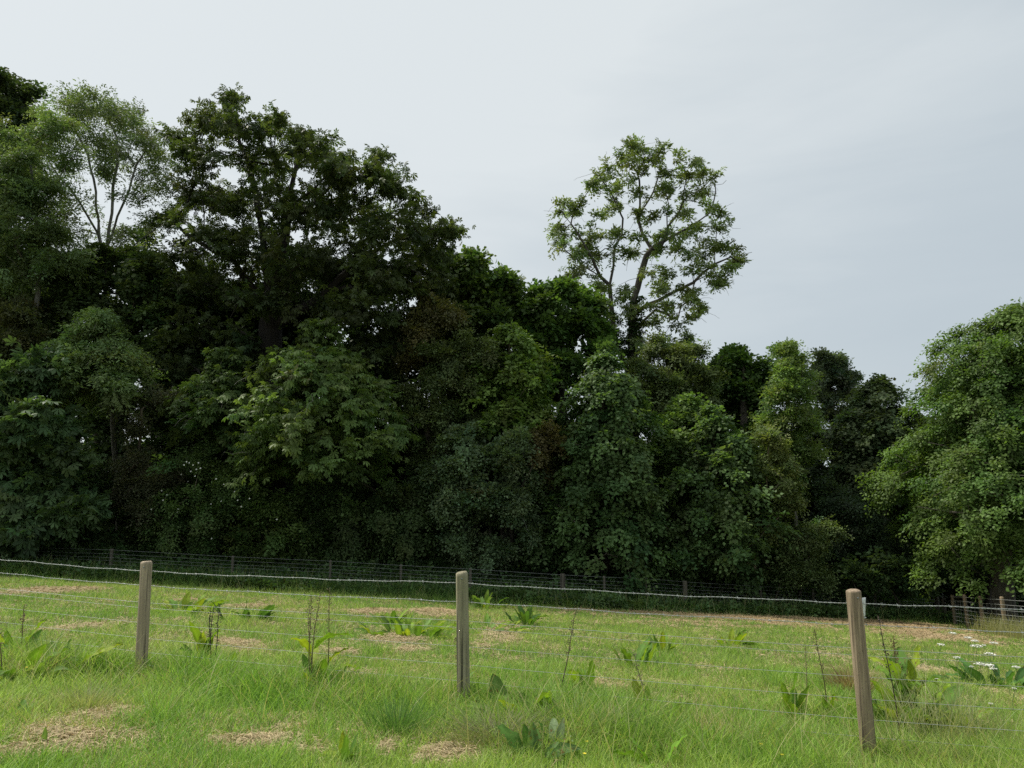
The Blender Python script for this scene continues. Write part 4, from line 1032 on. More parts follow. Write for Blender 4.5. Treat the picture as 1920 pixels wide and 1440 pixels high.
def long_stems():
    """sparse tall flowering grass stems near the fence plus dry tall grass by the right hand fence"""
    T = []; F_ = []; C = []; nv = 0
    r = np.random.default_rng(12)
    n = 2600
    x = r.uniform(-6, 7, n); d = r.normal(size=n) * 0.75 - 0.2
    y = np.interp(x, [-6, -3.03, 2.24, 7], [7.09, 6.3, 4.9, 3.6]) + d
    ok = (y > 3.6) & ((x > 0) | (r.random(n) < 0.5)); x, y = x[ok], y[ok]; n = len(x)
    col = mixc((0.30, 0.36, 0.12), (0.50, 0.43, 0.22), r.random(n))
    a = blades(x, y, r.uniform(0.22, 0.48, n), np.full(n, 0.0045), r.uniform(0.3, 1.3, n), col, r, 5)
    # clump of long pale arching grass right of the right hand post
    cp = G(1790, 1400); m = 420
    x2 = cp[0] + r.normal(size=m) * 0.26; y2 = cp[1] + 0.1 + r.normal(size=m) * 0.16
    col2 = mixc((0.20, 0.27, 0.10), (0.45, 0.42, 0.24), r.random(m))
    b = blades(x2, y2, r.uniform(0.25, 0.62, m), np.full(m, 0.005), r.uniform(0.2, 1.2, m), col2, r, 5)
    # tall dry grass along the fence at the right edge
    m = 1500
    t = r.random(m) * 0.62; x3 = np.interp(t, [0, 0.5, 1], [11.6, 12.9, 14.2]) + r.normal(size=m) * 0.22 - 0.1; y3 = np.interp(t, [0, 0.5, 1], [15.5, 20.0, 23.5]) + r.normal(size=m) * 0.3
    col3 = mixc((0.42, 0.38, 0.20), (0.30, 0.32, 0.13), r.random(m))
    c = blades(x3, y3, r.uniform(0.2, 0.62, m), np.full(m, 0.012), r.uniform(0.1, 0.8, m), col3, r, 4)
    m = 1500
    x4 = r.uniform(-20, 15, m); y4 = far_y(x4) - 2.0 + np.abs(r.normal(size=m)) * 1.6
    dd4 = blades(x4, y4, r.uniform(0.3, 0.75, m), np.full(m, 0.011), r.uniform(0.1, 0.7, m), mixc((0.20, 0.26, 0.09), (0.40, 0.38, 0.18), r.random(m) ** 1.5), r, 4)
    for (V, Fq, Cc) in (a, b, c, dd4):
        T.append(V); F_.append(Fq + nv); C.append(Cc); nv += len(V)
    o = mesh_np('tall_grass', np.concatenate(T), np.concatenate(F_), M_GRASS, None, np.concatenate(C))
    tag(o, 'long flowering grass stems rising along the wire fences', 'tall grass', None, 'stuff')
long_stems()

def tussock(px, py, spread, h, n, c1, c2, label, seed, name='grass_tussock', lean=(0.2, 1.1)):
    r = np.random.default_rng(seed); c = G(px, py)
    th = r.random(n) * 6.283; q = np.abs(r.normal(size=n)) * spread * 0.45
    x = c[0] + np.cos(th) * q; y = c[1] + np.sin(th) * q
    col = mixc(c1, c2, r.random(n)) * (0.75 + 0.5 * r.random((n, 1)))
    V, Fq, C = blades(x, y, r.uniform(0.45, 1, n) * h, np.full(n, 0.0030 + 0.0003 * c[1]), r.uniform(*lean, n), col, r, 4, direction=th)
    o = mesh_np(name, V, Fq, M_GRASS, None, C)
    o.location = (0, 0, 0)
    tag(o, label, 'grass tuft')
    return o
tussock(1600, 1304, 0.26, 0.34, 620, (0.20, 0.13, 0.07), (0.42, 0.34, 0.18), 'brownish dried tussock half hidden behind the leaning right post', 201)
tussock(935, 1392, 0.42, 0.24, 900, (0.13, 0.17, 0.07), (0.30, 0.27, 0.14), 'flattened dark tussock of matted grass in front of the middle post', 202, lean=(1.0, 1.6))
tussock(1085, 1385, 0.30, 0.30, 520, (0.16, 0.26, 0.07), (0.36, 0.38, 0.18), 'arching pale green tussock beside the rusty fallen leaf', 203, lean=(0.5, 1.4))
tussock(1215, 1400, 0.22, 0.28, 420, (0.10, 0.20, 0.05), (0.20, 0.28, 0.09), 'dark green tussock at the bottom edge right of the fallen leaves', 204)
tussock(745, 1375, 0.24, 0.27, 420, (0.08, 0.18, 0.04), (0.16, 0.27, 0.07), 'deep green tuft in the foreground left of the middle post', 205)
tussock(160, 1330, 0.26, 0.20, 420, (0.24, 0.30, 0.12), (0.45, 0.42, 0.2), 'pale tuft at the upper edge of the big straw patch', 206)

# ------------------------------------------------------------------ fences
def post_mesh(name, b, top, r0, mat, parent, chamfer=0.018, sides=28, seed=0, square=0.0, tilt=None):
    r = np.random.default_rng(seed)
    b = np.asarray(b, float); top = np.asarray(top, float)
    H = np.linalg.norm(top - b)
    ts = np.concatenate([np.linspace(0, 1 - chamfer / H, 16), [1 - 0.35 * chamfer / H, 1.0, 1.0]])
    ax = unit(top - b); s = unit(np.cross(ax, (0.1, 1, 0.05))); u = np.cross(s, ax)
    th = np.arange(sides) * 2 * math.pi / sides
    lump = 1 + 0.03 * np.sin(th * 2 + r.random() * 6) + 0.02 * np.sin(th * 3 + r.random() * 6)
    rows = []
    for i, t in enumerate(ts):
        q = r0 * (1.04 - 0.06 * t) * lump * (1 + 0.012 * math.sin(t * 9 + seed))
        if i == len(ts) - 3: pass
        if i == len(ts) - 3: q = q * 0.97
        if i == len(ts) - 2: q = q * 0.72
        if i == len(ts) - 1: q = q * 0.02
        if i == len(ts) - 4: q = q * 1.0
        zj = np.array([0.0] * sides)
        if i >= len(ts) - 2: zj = (np.sin(th + seed) * 0.004 if i == len(ts) - 2 else zj)
        p = b + ax * (H * t)
        rows.append(p[None] + s[None] * (np.cos(th) * q)[:, None] + u[None] * (np.sin(th) * q)[:, None] + ax[None] * zj[:, None])
    V = np.concatenate(rows); n = len(ts)
    i = np.arange(n - 1)[:, None] * sides; j = np.arange(sides)[None]; j2 = (j + 1) % sides
    Fq = np.stack([i + j, i + j2, i + sides + j2, i + sides + j], -1).reshape(-1, 4)
    o = mesh_np(name, V, Fq, mat, parent, None, True)
    return o

def sag_line(a, b, n, sag, r, jit):
    t = np.linspace(0, 1, n)[:, None]
    p = a + (b - a) * t; p[:, 2] -= (4 * t[:, 0] * (1 - t[:, 0])) * sag
    if jit: p[1:-1] += r.normal(size=(n - 2, 3)) * jit * np.array((0, 0.3, 1))
    return p

nf = empty('wire_fence', (-0.35, 5.6, float(gz(-0.35, 5.6))), 'near fence of round weathered posts, barbed wire and plain wires across the foreground', 'fence')
PST = []
ext = [(-5.75, 7.05, None), (-3.03, 6.3, (275, 1052)), (-0.35, 5.6, (866, 1072)), (2.24, 4.9, (1600, 1106)), (4.95, 4.2, None)]
for i, (x, y, tp) in enumerate(ext):
    b = np.array((x, y, float(gz(x, y)) - 0.25))
    if tp is None: top = np.array((x, y, float(gz(x, y)) + 1.12))
    else: top = P(tp[0], tp[1], y + {1: 0.0, 2: 0.0, 3: 0.03}[i])
    if i == 1: b[0] = P(268, 1262, 6.3)[0] - 0.012
    if i == 2: b[0] = P(871, 1290, 5.6)[0]
    if i == 3: b[0] = P(1629, 1410, 4.9)[0] + 0.012
    o = post_mesh('post', b, top, [0.047, 0.048, 0.0475, 0.0475, 0.048][i], [M_POST, M_POST_L, M_POST_M, M_POST, M_POST][i], nf, [0.02, 0.024, 0.032, 0.016, 0.02][i], seed=i + 3)
    lab = {1: 'upright grey-brown post with a rounded chamfered top', 2: 'olive-grey post with a bevelled top and a long crack', 3: 'leaning brown post nearest the viewer'}.get(i)
    if lab: o['label'] = lab
    if lab:
        T = Tubes(); q = top + np.array((0.004, -0.046, -0.045)); T.add([q, q + np.array((0, -0.006, 0)), q + np.array((0, -0.0075, 0))], [0.006, 0.006, 0.001], 8); T.build('nail', M_WIRE_D, o if False else nf)
    PST.append((b, top))
BACK = np.array((0.02, 0.056, 0))
def on_post(i, h):
    """point behind post i at height h above its ground"""
    b, t = PST[i]; g = float(gz(b[0], b[1])); k = (g + h - b[2]) / (t[2] - b[2])
    return b + (t - b) * k + BACK
# heights above the ground for each post, read where each wire passes behind it
PY = {1: [1071, 1098, 1130, 1140, 1168, 1197, 1223, 1247], 2: [1093, 1128, 1164, 1177, 1212, 1246, 1277, 1305], 3: [1131, 1171, 1216, 1229, 1269, 1310, 1348, 1381]}
def wire_pt(i, k):
    if i in PY:
        b, t = PST[i]
        px = {1: 272, 2: 868, 3: 1612}[i]
        return P(px, PY[i][k], (b[1] + t[1]) / 2 + 0.056)
    a = wire_pt(1 if i == 0 else 3, k); q = 1 if i == 0 else 3
    h = a[2] - float(gz(a[0], a[1]))
    x, y = ext[i][0], ext[i][1] + 0.056
    return np.array((x, y, float(gz(x, y)) + h))
rw = np.random.default_rng(99)
STRANDS = {}
for k in range(8):
    pts = []
    for i in range(4):
        seg = sag_line(wire_pt(i, k), wire_pt(i + 1, k), 46, 0.010 if k < 2 else 0.006, rw, 0.0007 if k < 2 else 0.0004)
        pts.append(seg if i == 0 else seg[1:])
    pts = np.concatenate(pts)
    # make it a smooth, slightly wavy line
    T = Tubes()
    if k < 3 and k != 2:
        ln = np.concatenate([[0], np.cumsum(np.linalg.norm(np.diff(pts, axis=0), axis=1))])
        s = np.arange(0, ln[-1], 0.012)
        c = np.stack([np.interp(s, ln, pts[:, a]) for a in range(3)], -1)
        c[:, 2] += 0.003 * np.sin(s * 5.1 + k) + 0.002 * np.sin(s * 13.7)
        for ph in (0, math.pi):
            w = c.copy(); w[:, 2] += 0.0019 * np.sin(s * 2 * math.pi / 0.06 + ph); w[:, 1] += 0.0019 * np.cos(s * 2 * math.pi / 0.06 + ph)
            T.add(w, 0.0015 if k == 0 else 0.0012, 4)
        Bt = T
        for q in np.arange(0.05, ln[-1], 0.10):
            q += rw.normal() * 0.004
            m = np.array([np.interp(q, s, c[:, a]) for a in range(3)]); dirr = unit(wire_pt(3, 0) - wire_pt(1, 0))
            for sg in (0, 1):
                a0 = rw.uniform(0, 3.14) if sg else rw.uniform(1.2, 1.9)
                v = np.array((0, math.cos(a0), math.sin(a0))) * 0.0125; sh = dirr * (0.003 if sg else -0.003)
                Bt.add([m + sh - v + dirr * 0.004, m + sh - v * 0.2, m + sh + v * 0.2, m + sh + v - dirr * 0.004], [0.0006, 0.0014, 0.0014, 0.0006], 4)
            Bt.add([m - dirr * 0.006, m + dirr * 0.006], 0.0032, 6)
        T.build('barbed_wire', M_WIRE, nf)
    else:
        T.add(pts, 0.0012 if k > 2 else 0.0015, 4)
        T.build('line_wire', M_WIRE, nf)
# knots of the stock netting (hinge joints) as small ties on the line wires
# staples on the posts
for i in (1, 2, 3):
    pass

# card on the back of the right hand post
def card():
    y = 4.9 + 0.075
    c = P(1612, 1140, y)
    w, h, t = 0.044, 0.062, 0.0015
    cs = []
    nx, nz = 6, 8
    for iy in (0, 1):
        for a in range(nz + 1):
            for b in range(nx + 1):
                u = b / nx * 2 - 1; v = a / nz * 2 - 1
                xx = u * w + v * 0.006 * (1 if u > 0 else 0); zz = v * h + 0.004 * u
                yy = 0.006 * math.sin(u * 2.2) + (iy * 2 - 1) * t / 2 + 0.008 * u * u
                cs.append(c + np.array((xx, yy, zz)))
    V = np.array(cs); m = (nx + 1); M = m * (nz + 1)
    F_ = []
    for a in range(nz):
        for b in range(nx):
            q = [a * m + b, a * m + b + 1, (a + 1) * m + b + 1, (a + 1) * m + b]
            F_.append(q); F_.append([M + k for k in q[::-1]])
    edge = [b for b in range(m)] + [a * m + nx for a in range(1, nz + 1)] + [nz * m + b for b in range(nx - 1, -1, -1)] + [a * m for a in range(nz - 1, 0, -1)]
    for i in range(len(edge)):
        a, b = edge[i], edge[(i + 1) % len(edge)]; F_.append([b, a, M + a, M + b])
    root = empty('card', c, 'small white card fixed behind the top of the leaning right post', 'card')
    mesh_np('card_sheet', V, np.array(F_), M_CARD, root)
    T = Tubes(); e = P(1619, 1150, y)
    T.add([e, P(1617, 1155, y), P(1620, 1159, y), P(1624, 1158, y)], [0.005, 0.004, 0.004, 0.003], 5)
    T.build('cable_tie', M_CARD, root)
card()

# far fence of stock wire, thin posts
ff = empty('wire_fence', (1.6, 22.8, float(gz(1.6, 22.8))), 'far wire mesh fence with thin shaded posts along the foot of the dark wood', 'fence')
FP = []
for (px, py, rad) in [(-160, 1016, .05), (30, 1024, .035), (210, 1029, .05), (437, 1042, .04), (620, 1050, .035), (752, 1058, .04), (882, 1065, .045), (1055, 1076, .085), (1133, 1080, .04), (1210, 1083, .04), (1284, 1089, .075), (1426, 1098, .04), (1524, 1103, .04), (1640, 1110, .04), (1755, 1117, .05)]:
    for it in range(3):
        Y = 25.0 if it == 0 else float(far_y(top[0]))
        top = P(px, py, Y)
    b = np.array((top[0], top[1], float(gz(top[0], top[1])) - 0.15)); FP.append((b, top))
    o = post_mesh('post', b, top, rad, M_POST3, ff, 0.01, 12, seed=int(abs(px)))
    if px == 1055: o['label'] = 'thick straining post standing out in the middle'
    if px == 1284: o['label'] = 'short thick post below the maple'
offy = np.array((0, -0.05, 0))
for f, rad in ((0.97, .0035), (0.84, .003), (0.72, .003), (0.62, .003), (0.50, .0028), (0.40, .0028), (0.30, .0028), (0.18, .0028)):
    T = Tubes(); pts = []
    for (b, t) in FP:
        g = b[2] + 0.15; pts.append(np.array((t[0], t[1], g + (t[2] - g) * f)) + offy)
    T.add(pts, rad * 1.25, 4); T.build('line_wire', M_WIRE_D, ff)
T = Tubes()
for (b, t), (b2, t2) in zip(FP[:-1], FP[1:]):
    n = max(2, int(np.linalg.norm(t2 - t) / 0.3))
    for k in range(n):
        q = k / n; g1 = b[2] + 0.15; g2 = b2[2] + 0.15
        lo = np.array((t[0], t[1], g1 + 0.1)) * (1 - q) + np.array((t2[0], t2[1], g2 + 0.1)) * q + offy
        hi = np.array((t[0], t[1], g1 + (t[2] - g1) * 0.72)) * (1 - q) + np.array((t2[0], t2[1], g2 + (t2[2] - g2) * 0.72)) * q + offy
        T.add([lo, hi], 0.0026, 3)
T.build('wire_netting', M_WIRE_D, ff)

# right fence, receding from the right edge to the corner
rf = empty('wire_fence', (12.9, 20, float(gz(12.9, 20))), 'short run of sunlit round posts with wire mesh at the right edge under the hornbeam', 'fence')
RP = []
for (px, py, Y, rad) in [(1962, 1124, 18.3, .055), (1878, 1119, 20.0, .052), (1837, 1117, 21.5, .05), (1808, 1115, 22.8, .05), (1785, 1115, 24.2, .045)]:
    top = P(px, py, Y); b = np.array((top[0] + (0.05 if px > 1800 else 0.02), top[1], float(gz(top[0], top[1])) - 0.2)); RP.append((b, top))
    post_mesh('post', b, top, rad, M_POST2, rf, 0.05, 14, seed=int(abs(px)) + 1)
for f in (0.93, 0.80, 0.66, 0.54, 0.42, 0.32, 0.2):
    T = Tubes(); pts = []
    for (b, t) in RP:
        g = b[2] + 0.2; pts.append(np.array((t[0] - 0.06, t[1], g + (t[2] - g) * f)))
    T.add(pts, 0.0045, 4); T.build('line_wire', M_WIRE, rf)
T = Tubes()
for (b, t), (b2, t2) in zip(RP[:-1], RP[1:]):
    n = max(2, int(np.linalg.norm(t2 - t) / 0.28))
    for k in range(n):
        q = k / n; g1 = b[2] + 0.2; g2 = b2[2] + 0.2
        lo = np.array((t[0], t[1], g1 + 0.05)) * (1 - q) + np.array((t2[0], t2[1], g2 + 0.05)) * q
        hi = np.array((t[0], t[1], g1 + (t[2] - g1) * 0.8)) * (1 - q) + np.array((t2[0], t2[1], g2 + (t2[2] - g2) * 0.8)) * q
        T.add([lo - np.array((0.06, 0, 0)), hi - np.array((0.06, 0, 0))], 0.003, 3)
T.build('wire_netting', M_WIRE_D, rf)

def board(name, a, b, hgt, thk, mat, parent, taper=0.0):
    """upright board from a to b (bottom edge), slightly irregular"""
    a = np.asarray(a, float); b = np.asarray(b, float); d = unit(b - a); n = unit(np.cross(d, (0, 0, 1))) * thk / 2
    V = []
    for (p, q) in ((a, 0), (a + (b - a) * 0.5, 0.003), (b, 0)):
        for z in (0, hgt + q):
            V += [p + n + np.array((0, 0, z)), p - n + np.array((0, 0, z))]
    F_ = []
    for s in (0, 4):
        F_ += [(s, s + 4, s + 6, s + 2), (s + 1, s + 3, s + 7, s + 5), (s + 2, s + 6, s + 7, s + 3), (s, s + 1, s + 5, s + 4)]
    F_ += [(0, 2, 3, 1), (8, 9, 11, 10)]
    return mesh_np(name, np.array(V), np.array(F_), mat, parent)
gt = empty('wooden_hurdle', G(1765, 1160) * 0 + base_at(1765, 26), 'grey wooden post and rail section at the fence corner, left of the sunlit posts', 'wooden rails')
for (px, rad) in ((1756, 0.07), (1768, 0.07)):
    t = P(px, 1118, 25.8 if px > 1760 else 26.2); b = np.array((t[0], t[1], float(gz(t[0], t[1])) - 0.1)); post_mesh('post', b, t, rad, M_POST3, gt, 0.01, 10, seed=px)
for zz in (1121, 1129, 1137):
    a = P(1771, zz, 25.6); b = P(1806, zz + 1, 24.2); board('rail', a, b, 0.075, 0.03, M_POST3, gt)

# ------------------------------------------------------------------ weeds
def leaf_blade(base, d, nrm, L_, W, curl, wave, r, col, n=9):
    """broad leaf with a folded midrib and wavy edge, as a 5-column sheet"""
    d = unit(np.asarray(d, float)); nrm = unit(nrm - d * np.dot(nrm, d)); s = np.cross(nrm, d)
    V = []; C = []
    p = np.array(base, float); dd = d.copy(); nn = nrm.copy()
    stalk = 0.14
    for i in range(n + 1):
        t = i / n
        w = W * (0.10 if t < stalk * 0.6 else (math.sin(min(1, (t - stalk * 0.6) / (1 - stalk * 0.6)) * math.pi * 0.97 + 0.05) ** 0.75)) * (1 - 0.25 * t)
        w = max(w, 0.004)
        for q in (-1, -0.5, 0, 0.5, 1):
            off = s * q * w * 0.5 + nn * (abs(q) * w * 0.13 + wave * math.sin(t * 19 + q * 2.5) * abs(q) * W * 0.16)
            V.append(p + off); C.append(np.array(col) * (1.25 if q == 0 else 1.0))
        dd = unit(dd - np.array((0, 0, 1)) * curl / n); nn = unit(nn - dd * np.dot(nn, dd))
        p = p + dd * L_ / n
    F_ = [(i * 5 + j, i * 5 + j + 1, i * 5 + j + 6, i * 5 + j + 5) for i in range(n) for j in range(4)]
    return np.array(V), np.array(F_), np.array(C)

DOCKC = [(0.15, 0.27, 0.035), (0.21, 0.33, 0.04), (0.12, 0.23, 0.04), (0.17, 0.28, 0.07), (0.27, 0.35, 0.04)]
def dock(px, py, label, n=9, size=0.2, spread=0.10, stems=0, stem_h=0.5, seed=0, upright=0.9, stem_col=(0.14, 0.09, 0.05), name='dock_plant', cols=None, cat='weed', group=None, width=0.32, stem_leaves=0):
    r = np.random.default_rng(seed + 900); c = G(px, py)
    root = empty(name, c, label, cat, group)
    sp = []
    for k in range(stems):
        a = r.uniform(0, 6.28); b = c + np.array((math.cos(a), math.sin(a), 0)) * spread * 0.4
        tip = b + np.array((r.normal() * 0.05 * stem_h * 2, r.normal() * 0.06, stem_h * r.uniform(0.8, 1.05)))
        T = Tubes()
        m = [b + (tip - b) * t + np.array((math.sin(t * 5 + k) * 0.012, 0, 0)) for t in np.linspace(0, 1, 8)]
        T.add(m, np.linspace(0.0055, 0.0022, 8), 5, stem_col)
        sp.append(m)
        # seeds along the upper stem
        S = T
        for q in range(46):
            t = r.uniform(0.5, 1); pp = b + (tip - b) * t + np.array((math.sin(t * 5 + k) * 0.012, 0, 0)); dv = unit(np.array((r.normal(), r.normal(), 0.6))) * r.uniform(0.006, 0.028)
            S.add([pp + dv * 0.5, pp + dv, pp + dv * 1.25], [0.001, 0.0042, 0.001], 4, np.array(stem_col) * r.uniform(0.8, 1.7))
        T.build('stem', M_STALK, root)
    n = int(n * 1.7) if n > 3 else n
    for k in range(n):
        a = r.uniform(0, 6.28); el = min(1.5, r.uniform(0.6, 1.3) * upright * 1.1)
        d = np.array((math.cos(a) * math.cos(el), math.sin(a) * math.cos(el), math.sin(el)))
        b = c + np.array((math.cos(a), math.sin(a), 0)) * spread * r.uniform(0.1, 1) + np.array((0, 0, -0.01))
        if k < stem_leaves and sp:
            b = sp[k % len(sp)][1 + k % 3]
        nr = unit(np.array((-math.cos(a) * math.sin(el), -math.sin(a) * math.sin(el), math.cos(el))) + r.normal(size=3) * 0.35)
        L_ = size * 1.18 * r.uniform(0.65, 1.25); cc = (cols or DOCKC)[r.integers(len(cols or DOCKC))]
        V, F_, C = leaf_blade(b, d, nr, L_, L_ * width * r.uniform(0.85, 1.2), r.uniform(0.4, 1.6), r.uniform(0.2, 1.0), r, np.array(cc) * r.uniform(0.8, 1.15))
        mesh_np('leaf', V, F_, M_DOCK, root, C, True)
    return root
DG = 'broad-leaved docks in the field'
dock(35, 1262, 'large dock clump with bright upright leaves at the left edge of the field', 18, 0.27, 0.42, 1, 0.45, 1, 0.85)
dock(20, 1240, 'yellowish dock leaves standing at the very left edge above the large clump', 5, 0.30, 0.15, 1, 0.5, 2, 1.1)
dock(595, 1298, 'tall dock with several brown stems and a big pale leaf, right of the dead stalk', 11, 0.25, 0.16, 4, 0.78, 3, 0.9, (0.15, 0.12, 0.06), stem_leaves=7)
dock(375, 1240, 'small upright dock beside the blackish dead stem', 5, 0.25, 0.07, 1, 0.35, 4, 1.2, (0.16, 0.17, 0.06), stem_leaves=3)
dock(395, 1252, 'blackish dead dock stalk with branching seed head right of the left post', 0, 0.1, 0.04, 3, 0.62, 5, 1.0, (0.045, 0.035, 0.025))
dock(438, 1262, 'single narrow upright dock leaf right of the blackish dead stem', 2, 0.22, 0.03, 0, 0, 6, 1.4)
dock(250, 1268, 'dock leaves leaning on the foot of the left post', 4, 0.16, 0.08, 0, 0, 7, 1.0)
dock(872, 1318, 'thin dock growing up against the foot of the middle post', 4, 0.17, 0.05, 2, 0.55, 8, 1.1, (0.16, 0.14, 0.06), stem_leaves=2)
dock(955, 1355, 'dock rosette with large leaves, one yellowing, right of the middle post', 9, 0.23, 0.16, 0, 0, 9, 0.85, cols=[(0.10, 0.20, 0.05), (0.16, 0.26, 0.05), (0.30, 0.30, 0.04), (0.13, 0.22, 0.05)], width=0.42)
dock(1010, 1358, 'dock with wide grey-green leaves next to the yellowing rosette', 7, 0.21, 0.10, 0, 0, 10, 1.0, width=0.48)
dock(1068, 1355, 'short yellow dock leaf standing between two grass tussocks', 3, 0.15, 0.03, 0, 0, 11, 1.3, cols=[(0.34, 0.34, 0.04), (0.16, 0.26, 0.05)], width=0.5)
dock(1040, 1312, 'thin dark dead stalk standing alone in the middle of the field', 2, 0.18, 0.05, 1, 0.72, 12, 1.1, (0.07, 0.045, 0.03))
dock(1095, 1298, 'upright dock with a pair of long leaves left of the brown straw heap', 5, 0.26, 0.08, 0, 0, 13, 1.2)
dock(1215, 1352, 'leafy dock with a thin stem in the foreground right of centre', 7, 0.22, 0.10, 1, 0.5, 14, 1.0, (0.16, 0.15, 0.07))
dock(1190, 1252, 'mid distance dock with grey-green leaves right of the thin dark stalk', 7, 0.28, 0.16, 0, 0, 15, 1.0)
dock(1243, 1222, 'smaller bright dock further back behind the grey-green one', 5, 0.26, 0.12, 0, 0, 16, 1.1)
dock(770, 1195, 'large dense dock clump in the middle distance left of the middle post', 24, 0.25, 0.55, 0, 0, 17, 0.95)
dock(735, 1170, 'dock patch just behind the large dense clump', 14, 0.24, 0.45, 0, 0, 18, 0.9)
dock(910, 1186, 'low spread of dock leaves right beside the middle post', 16, 0.24, 0.55, 0, 0, 19, 0.7)
dock(985, 1172, 'compact dark dock tuft in the middle distance right of the middle post', 14, 0.30, 0.25, 0, 0, 20, 1.0, cols=[(0.08, 0.17, 0.04), (0.12, 0.22, 0.04)])
dock(905, 1142, 'distant dock tuft right of the middle post near the shaded verge', 12, 0.34, 0.35, 0, 0, 21, 1.0)
dock(335, 1148, 'distant low dock patch right of the left post', 16, 0.32, 0.6, 0, 0, 22, 0.8)
dock(462, 1165, 'distant dark dock tuft between the left post and the tall stems', 12, 0.30, 0.35, 0, 0, 23, 0.9, cols=[(0.08, 0.17, 0.04), (0.12, 0.20, 0.05)])
dock(1365, 1210, 'isolated small dock with a yellow tip in the field right of centre', 9, 0.24, 0.2, 0, 0, 24, 0.9)
dock(1482, 1345, 'broad upright dock leaf left of the leaning post', 4, 0.26, 0.05, 0, 0, 25, 1.3, width=0.3)
dock(1512, 1345, 'slim dock with one tall greenish stalk, second plant left of the leaning post', 3, 0.16, 0.04, 1, 0.68, 26, 1.2, (0.20, 0.20, 0.07))
dock(1548, 1345, 'slim dock with a dark straight stalk nearest the leaning post on its left', 3, 0.16, 0.04, 1, 0.80, 27, 1.2, (0.12, 0.10, 0.04))
dock(1712, 1362, 'big leafy dock right of the leaning post', 24, 0.30, 0.26, 2, 0.62, 28, 0.95, (0.14, 0.10, 0.04), stem_leaves=14, width=0.38)
dock(1770, 1368, 'spreading dock with pale broad leaves right of the big leafy one', 12, 0.29, 0.2, 0, 0, 29, 0.8, width=0.42, cols=[(0.22, 0.33, 0.07), (0.17, 0.28, 0.05)])
dock(1690, 1385, 'tall black dead stalk leaning left, just right of the leaning post', 0, 0.1, 0.03, 1, 0.82, 30, 1.0, (0.05, 0.035, 0.025))
dock(1710, 1330, 'dead stalk with a dense rust brown seed head beside the leaning post', 0, 0.1, 0.03, 1, 0.46, 31, 1.0, (0.14, 0.06, 0.035))
dock(1872, 1290, 'dark leafy clump under the white umbels at the right edge', 26, 0.24, 0.40, 0, 0, 32, 0.9, cols=[(0.07, 0.16, 0.045), (0.10, 0.22, 0.05)])
dock(1905, 1420, 'broad yellow-green dock leaves in the bottom right corner', 5, 0.30, 0.10, 0, 0, 33, 0.5, cols=[(0.27, 0.36, 0.04), (0.20, 0.32, 0.04)], width=0.45)
dock(82, 1398, 'single bright green leaf sprouting in front of the big straw patch', 2, 0.13, 0.02, 0, 0, 34, 1.3)
dock(35, 1350, 'faint pair of leaves left of the big straw patch', 3, 0.14, 0.05, 0, 0, 35, 1.1)
dock(645, 1432, 'young dock leaves at the bottom edge left of the middle post', 4, 0.13, 0.04, 0, 0, 36, 1.2)
dock(1000, 1425, 'dock with dark curled leaves at the bottom edge below the yellowing rosette', 6, 0.18, 0.07, 0, 0, 37, 1.1, cols=[(0.10, 0.21, 0.04), (0.14, 0.23, 0.08)])
dock(1040, 1408, 'dark green dock leaf with a grey underside between the fallen leaves', 4, 0.17, 0.05, 0, 0, 38, 1.2, cols=[(0.08, 0.19, 0.04), (0.20, 0.27, 0.14)])
dock(1225, 1432, 'bright three-leaved dock at the bottom edge right of centre', 5, 0.19, 0.06, 0, 0, 39, 1.0, cols=[(0.16, 0.30, 0.04)])
dock(735, 1290, 'small yellow-green dock in the long grass left of the middle post', 3, 0.13, 0.05, 0, 0, 40, 1.2)
dock(1800, 1160, 'low docks in the shaded grass in front of the right hand posts', 8, 0.3, 0.5, 0, 0, 41, 0.8)
dock(1750, 1160, 'pale dock leaf upright in the shaded grass near the wooden rails', 4, 0.26, 0.2, 0, 0, 42, 1.2)

# white umbels
UMB = [(1786, 1187), (1815, 1195), (1827, 1201), (1831, 1211), (1863, 1205), (1764, 1208), (1856, 1226), (1794, 1232), (1838, 1245), (1853, 1247), (1862, 1253), (1905, 1250), (1822, 1249), (1845, 1209), (1902, 1290), (1755, 1271), (1857, 1318)]
UL = ['most distant white umbel, near the straw by the shaded verge', 'topmost white umbel of the close trio', 'middle white umbel of the close trio', 'wide white umbel just below the close trio', 'small white umbel right of the close trio',
      'small white umbel farthest left of its group', 'bright flat white umbel above the dark leafy clump', 'white umbel standing alone between two fence wires', 'left one of three white umbels in a row over the dark leaves', 'middle one of three white umbels in a row over the dark leaves',
      'lowest of three white umbels in a row over the dark leaves', 'white umbel at the right edge beside the wire', 'fading white umbel left of the row of three', 'white umbel overlapping the right of the close trio', 'pale greenish umbel low over the dark leafy clump', 'tiny pale umbel above the spreading dock', 'faded umbel low in the long grass at the right']
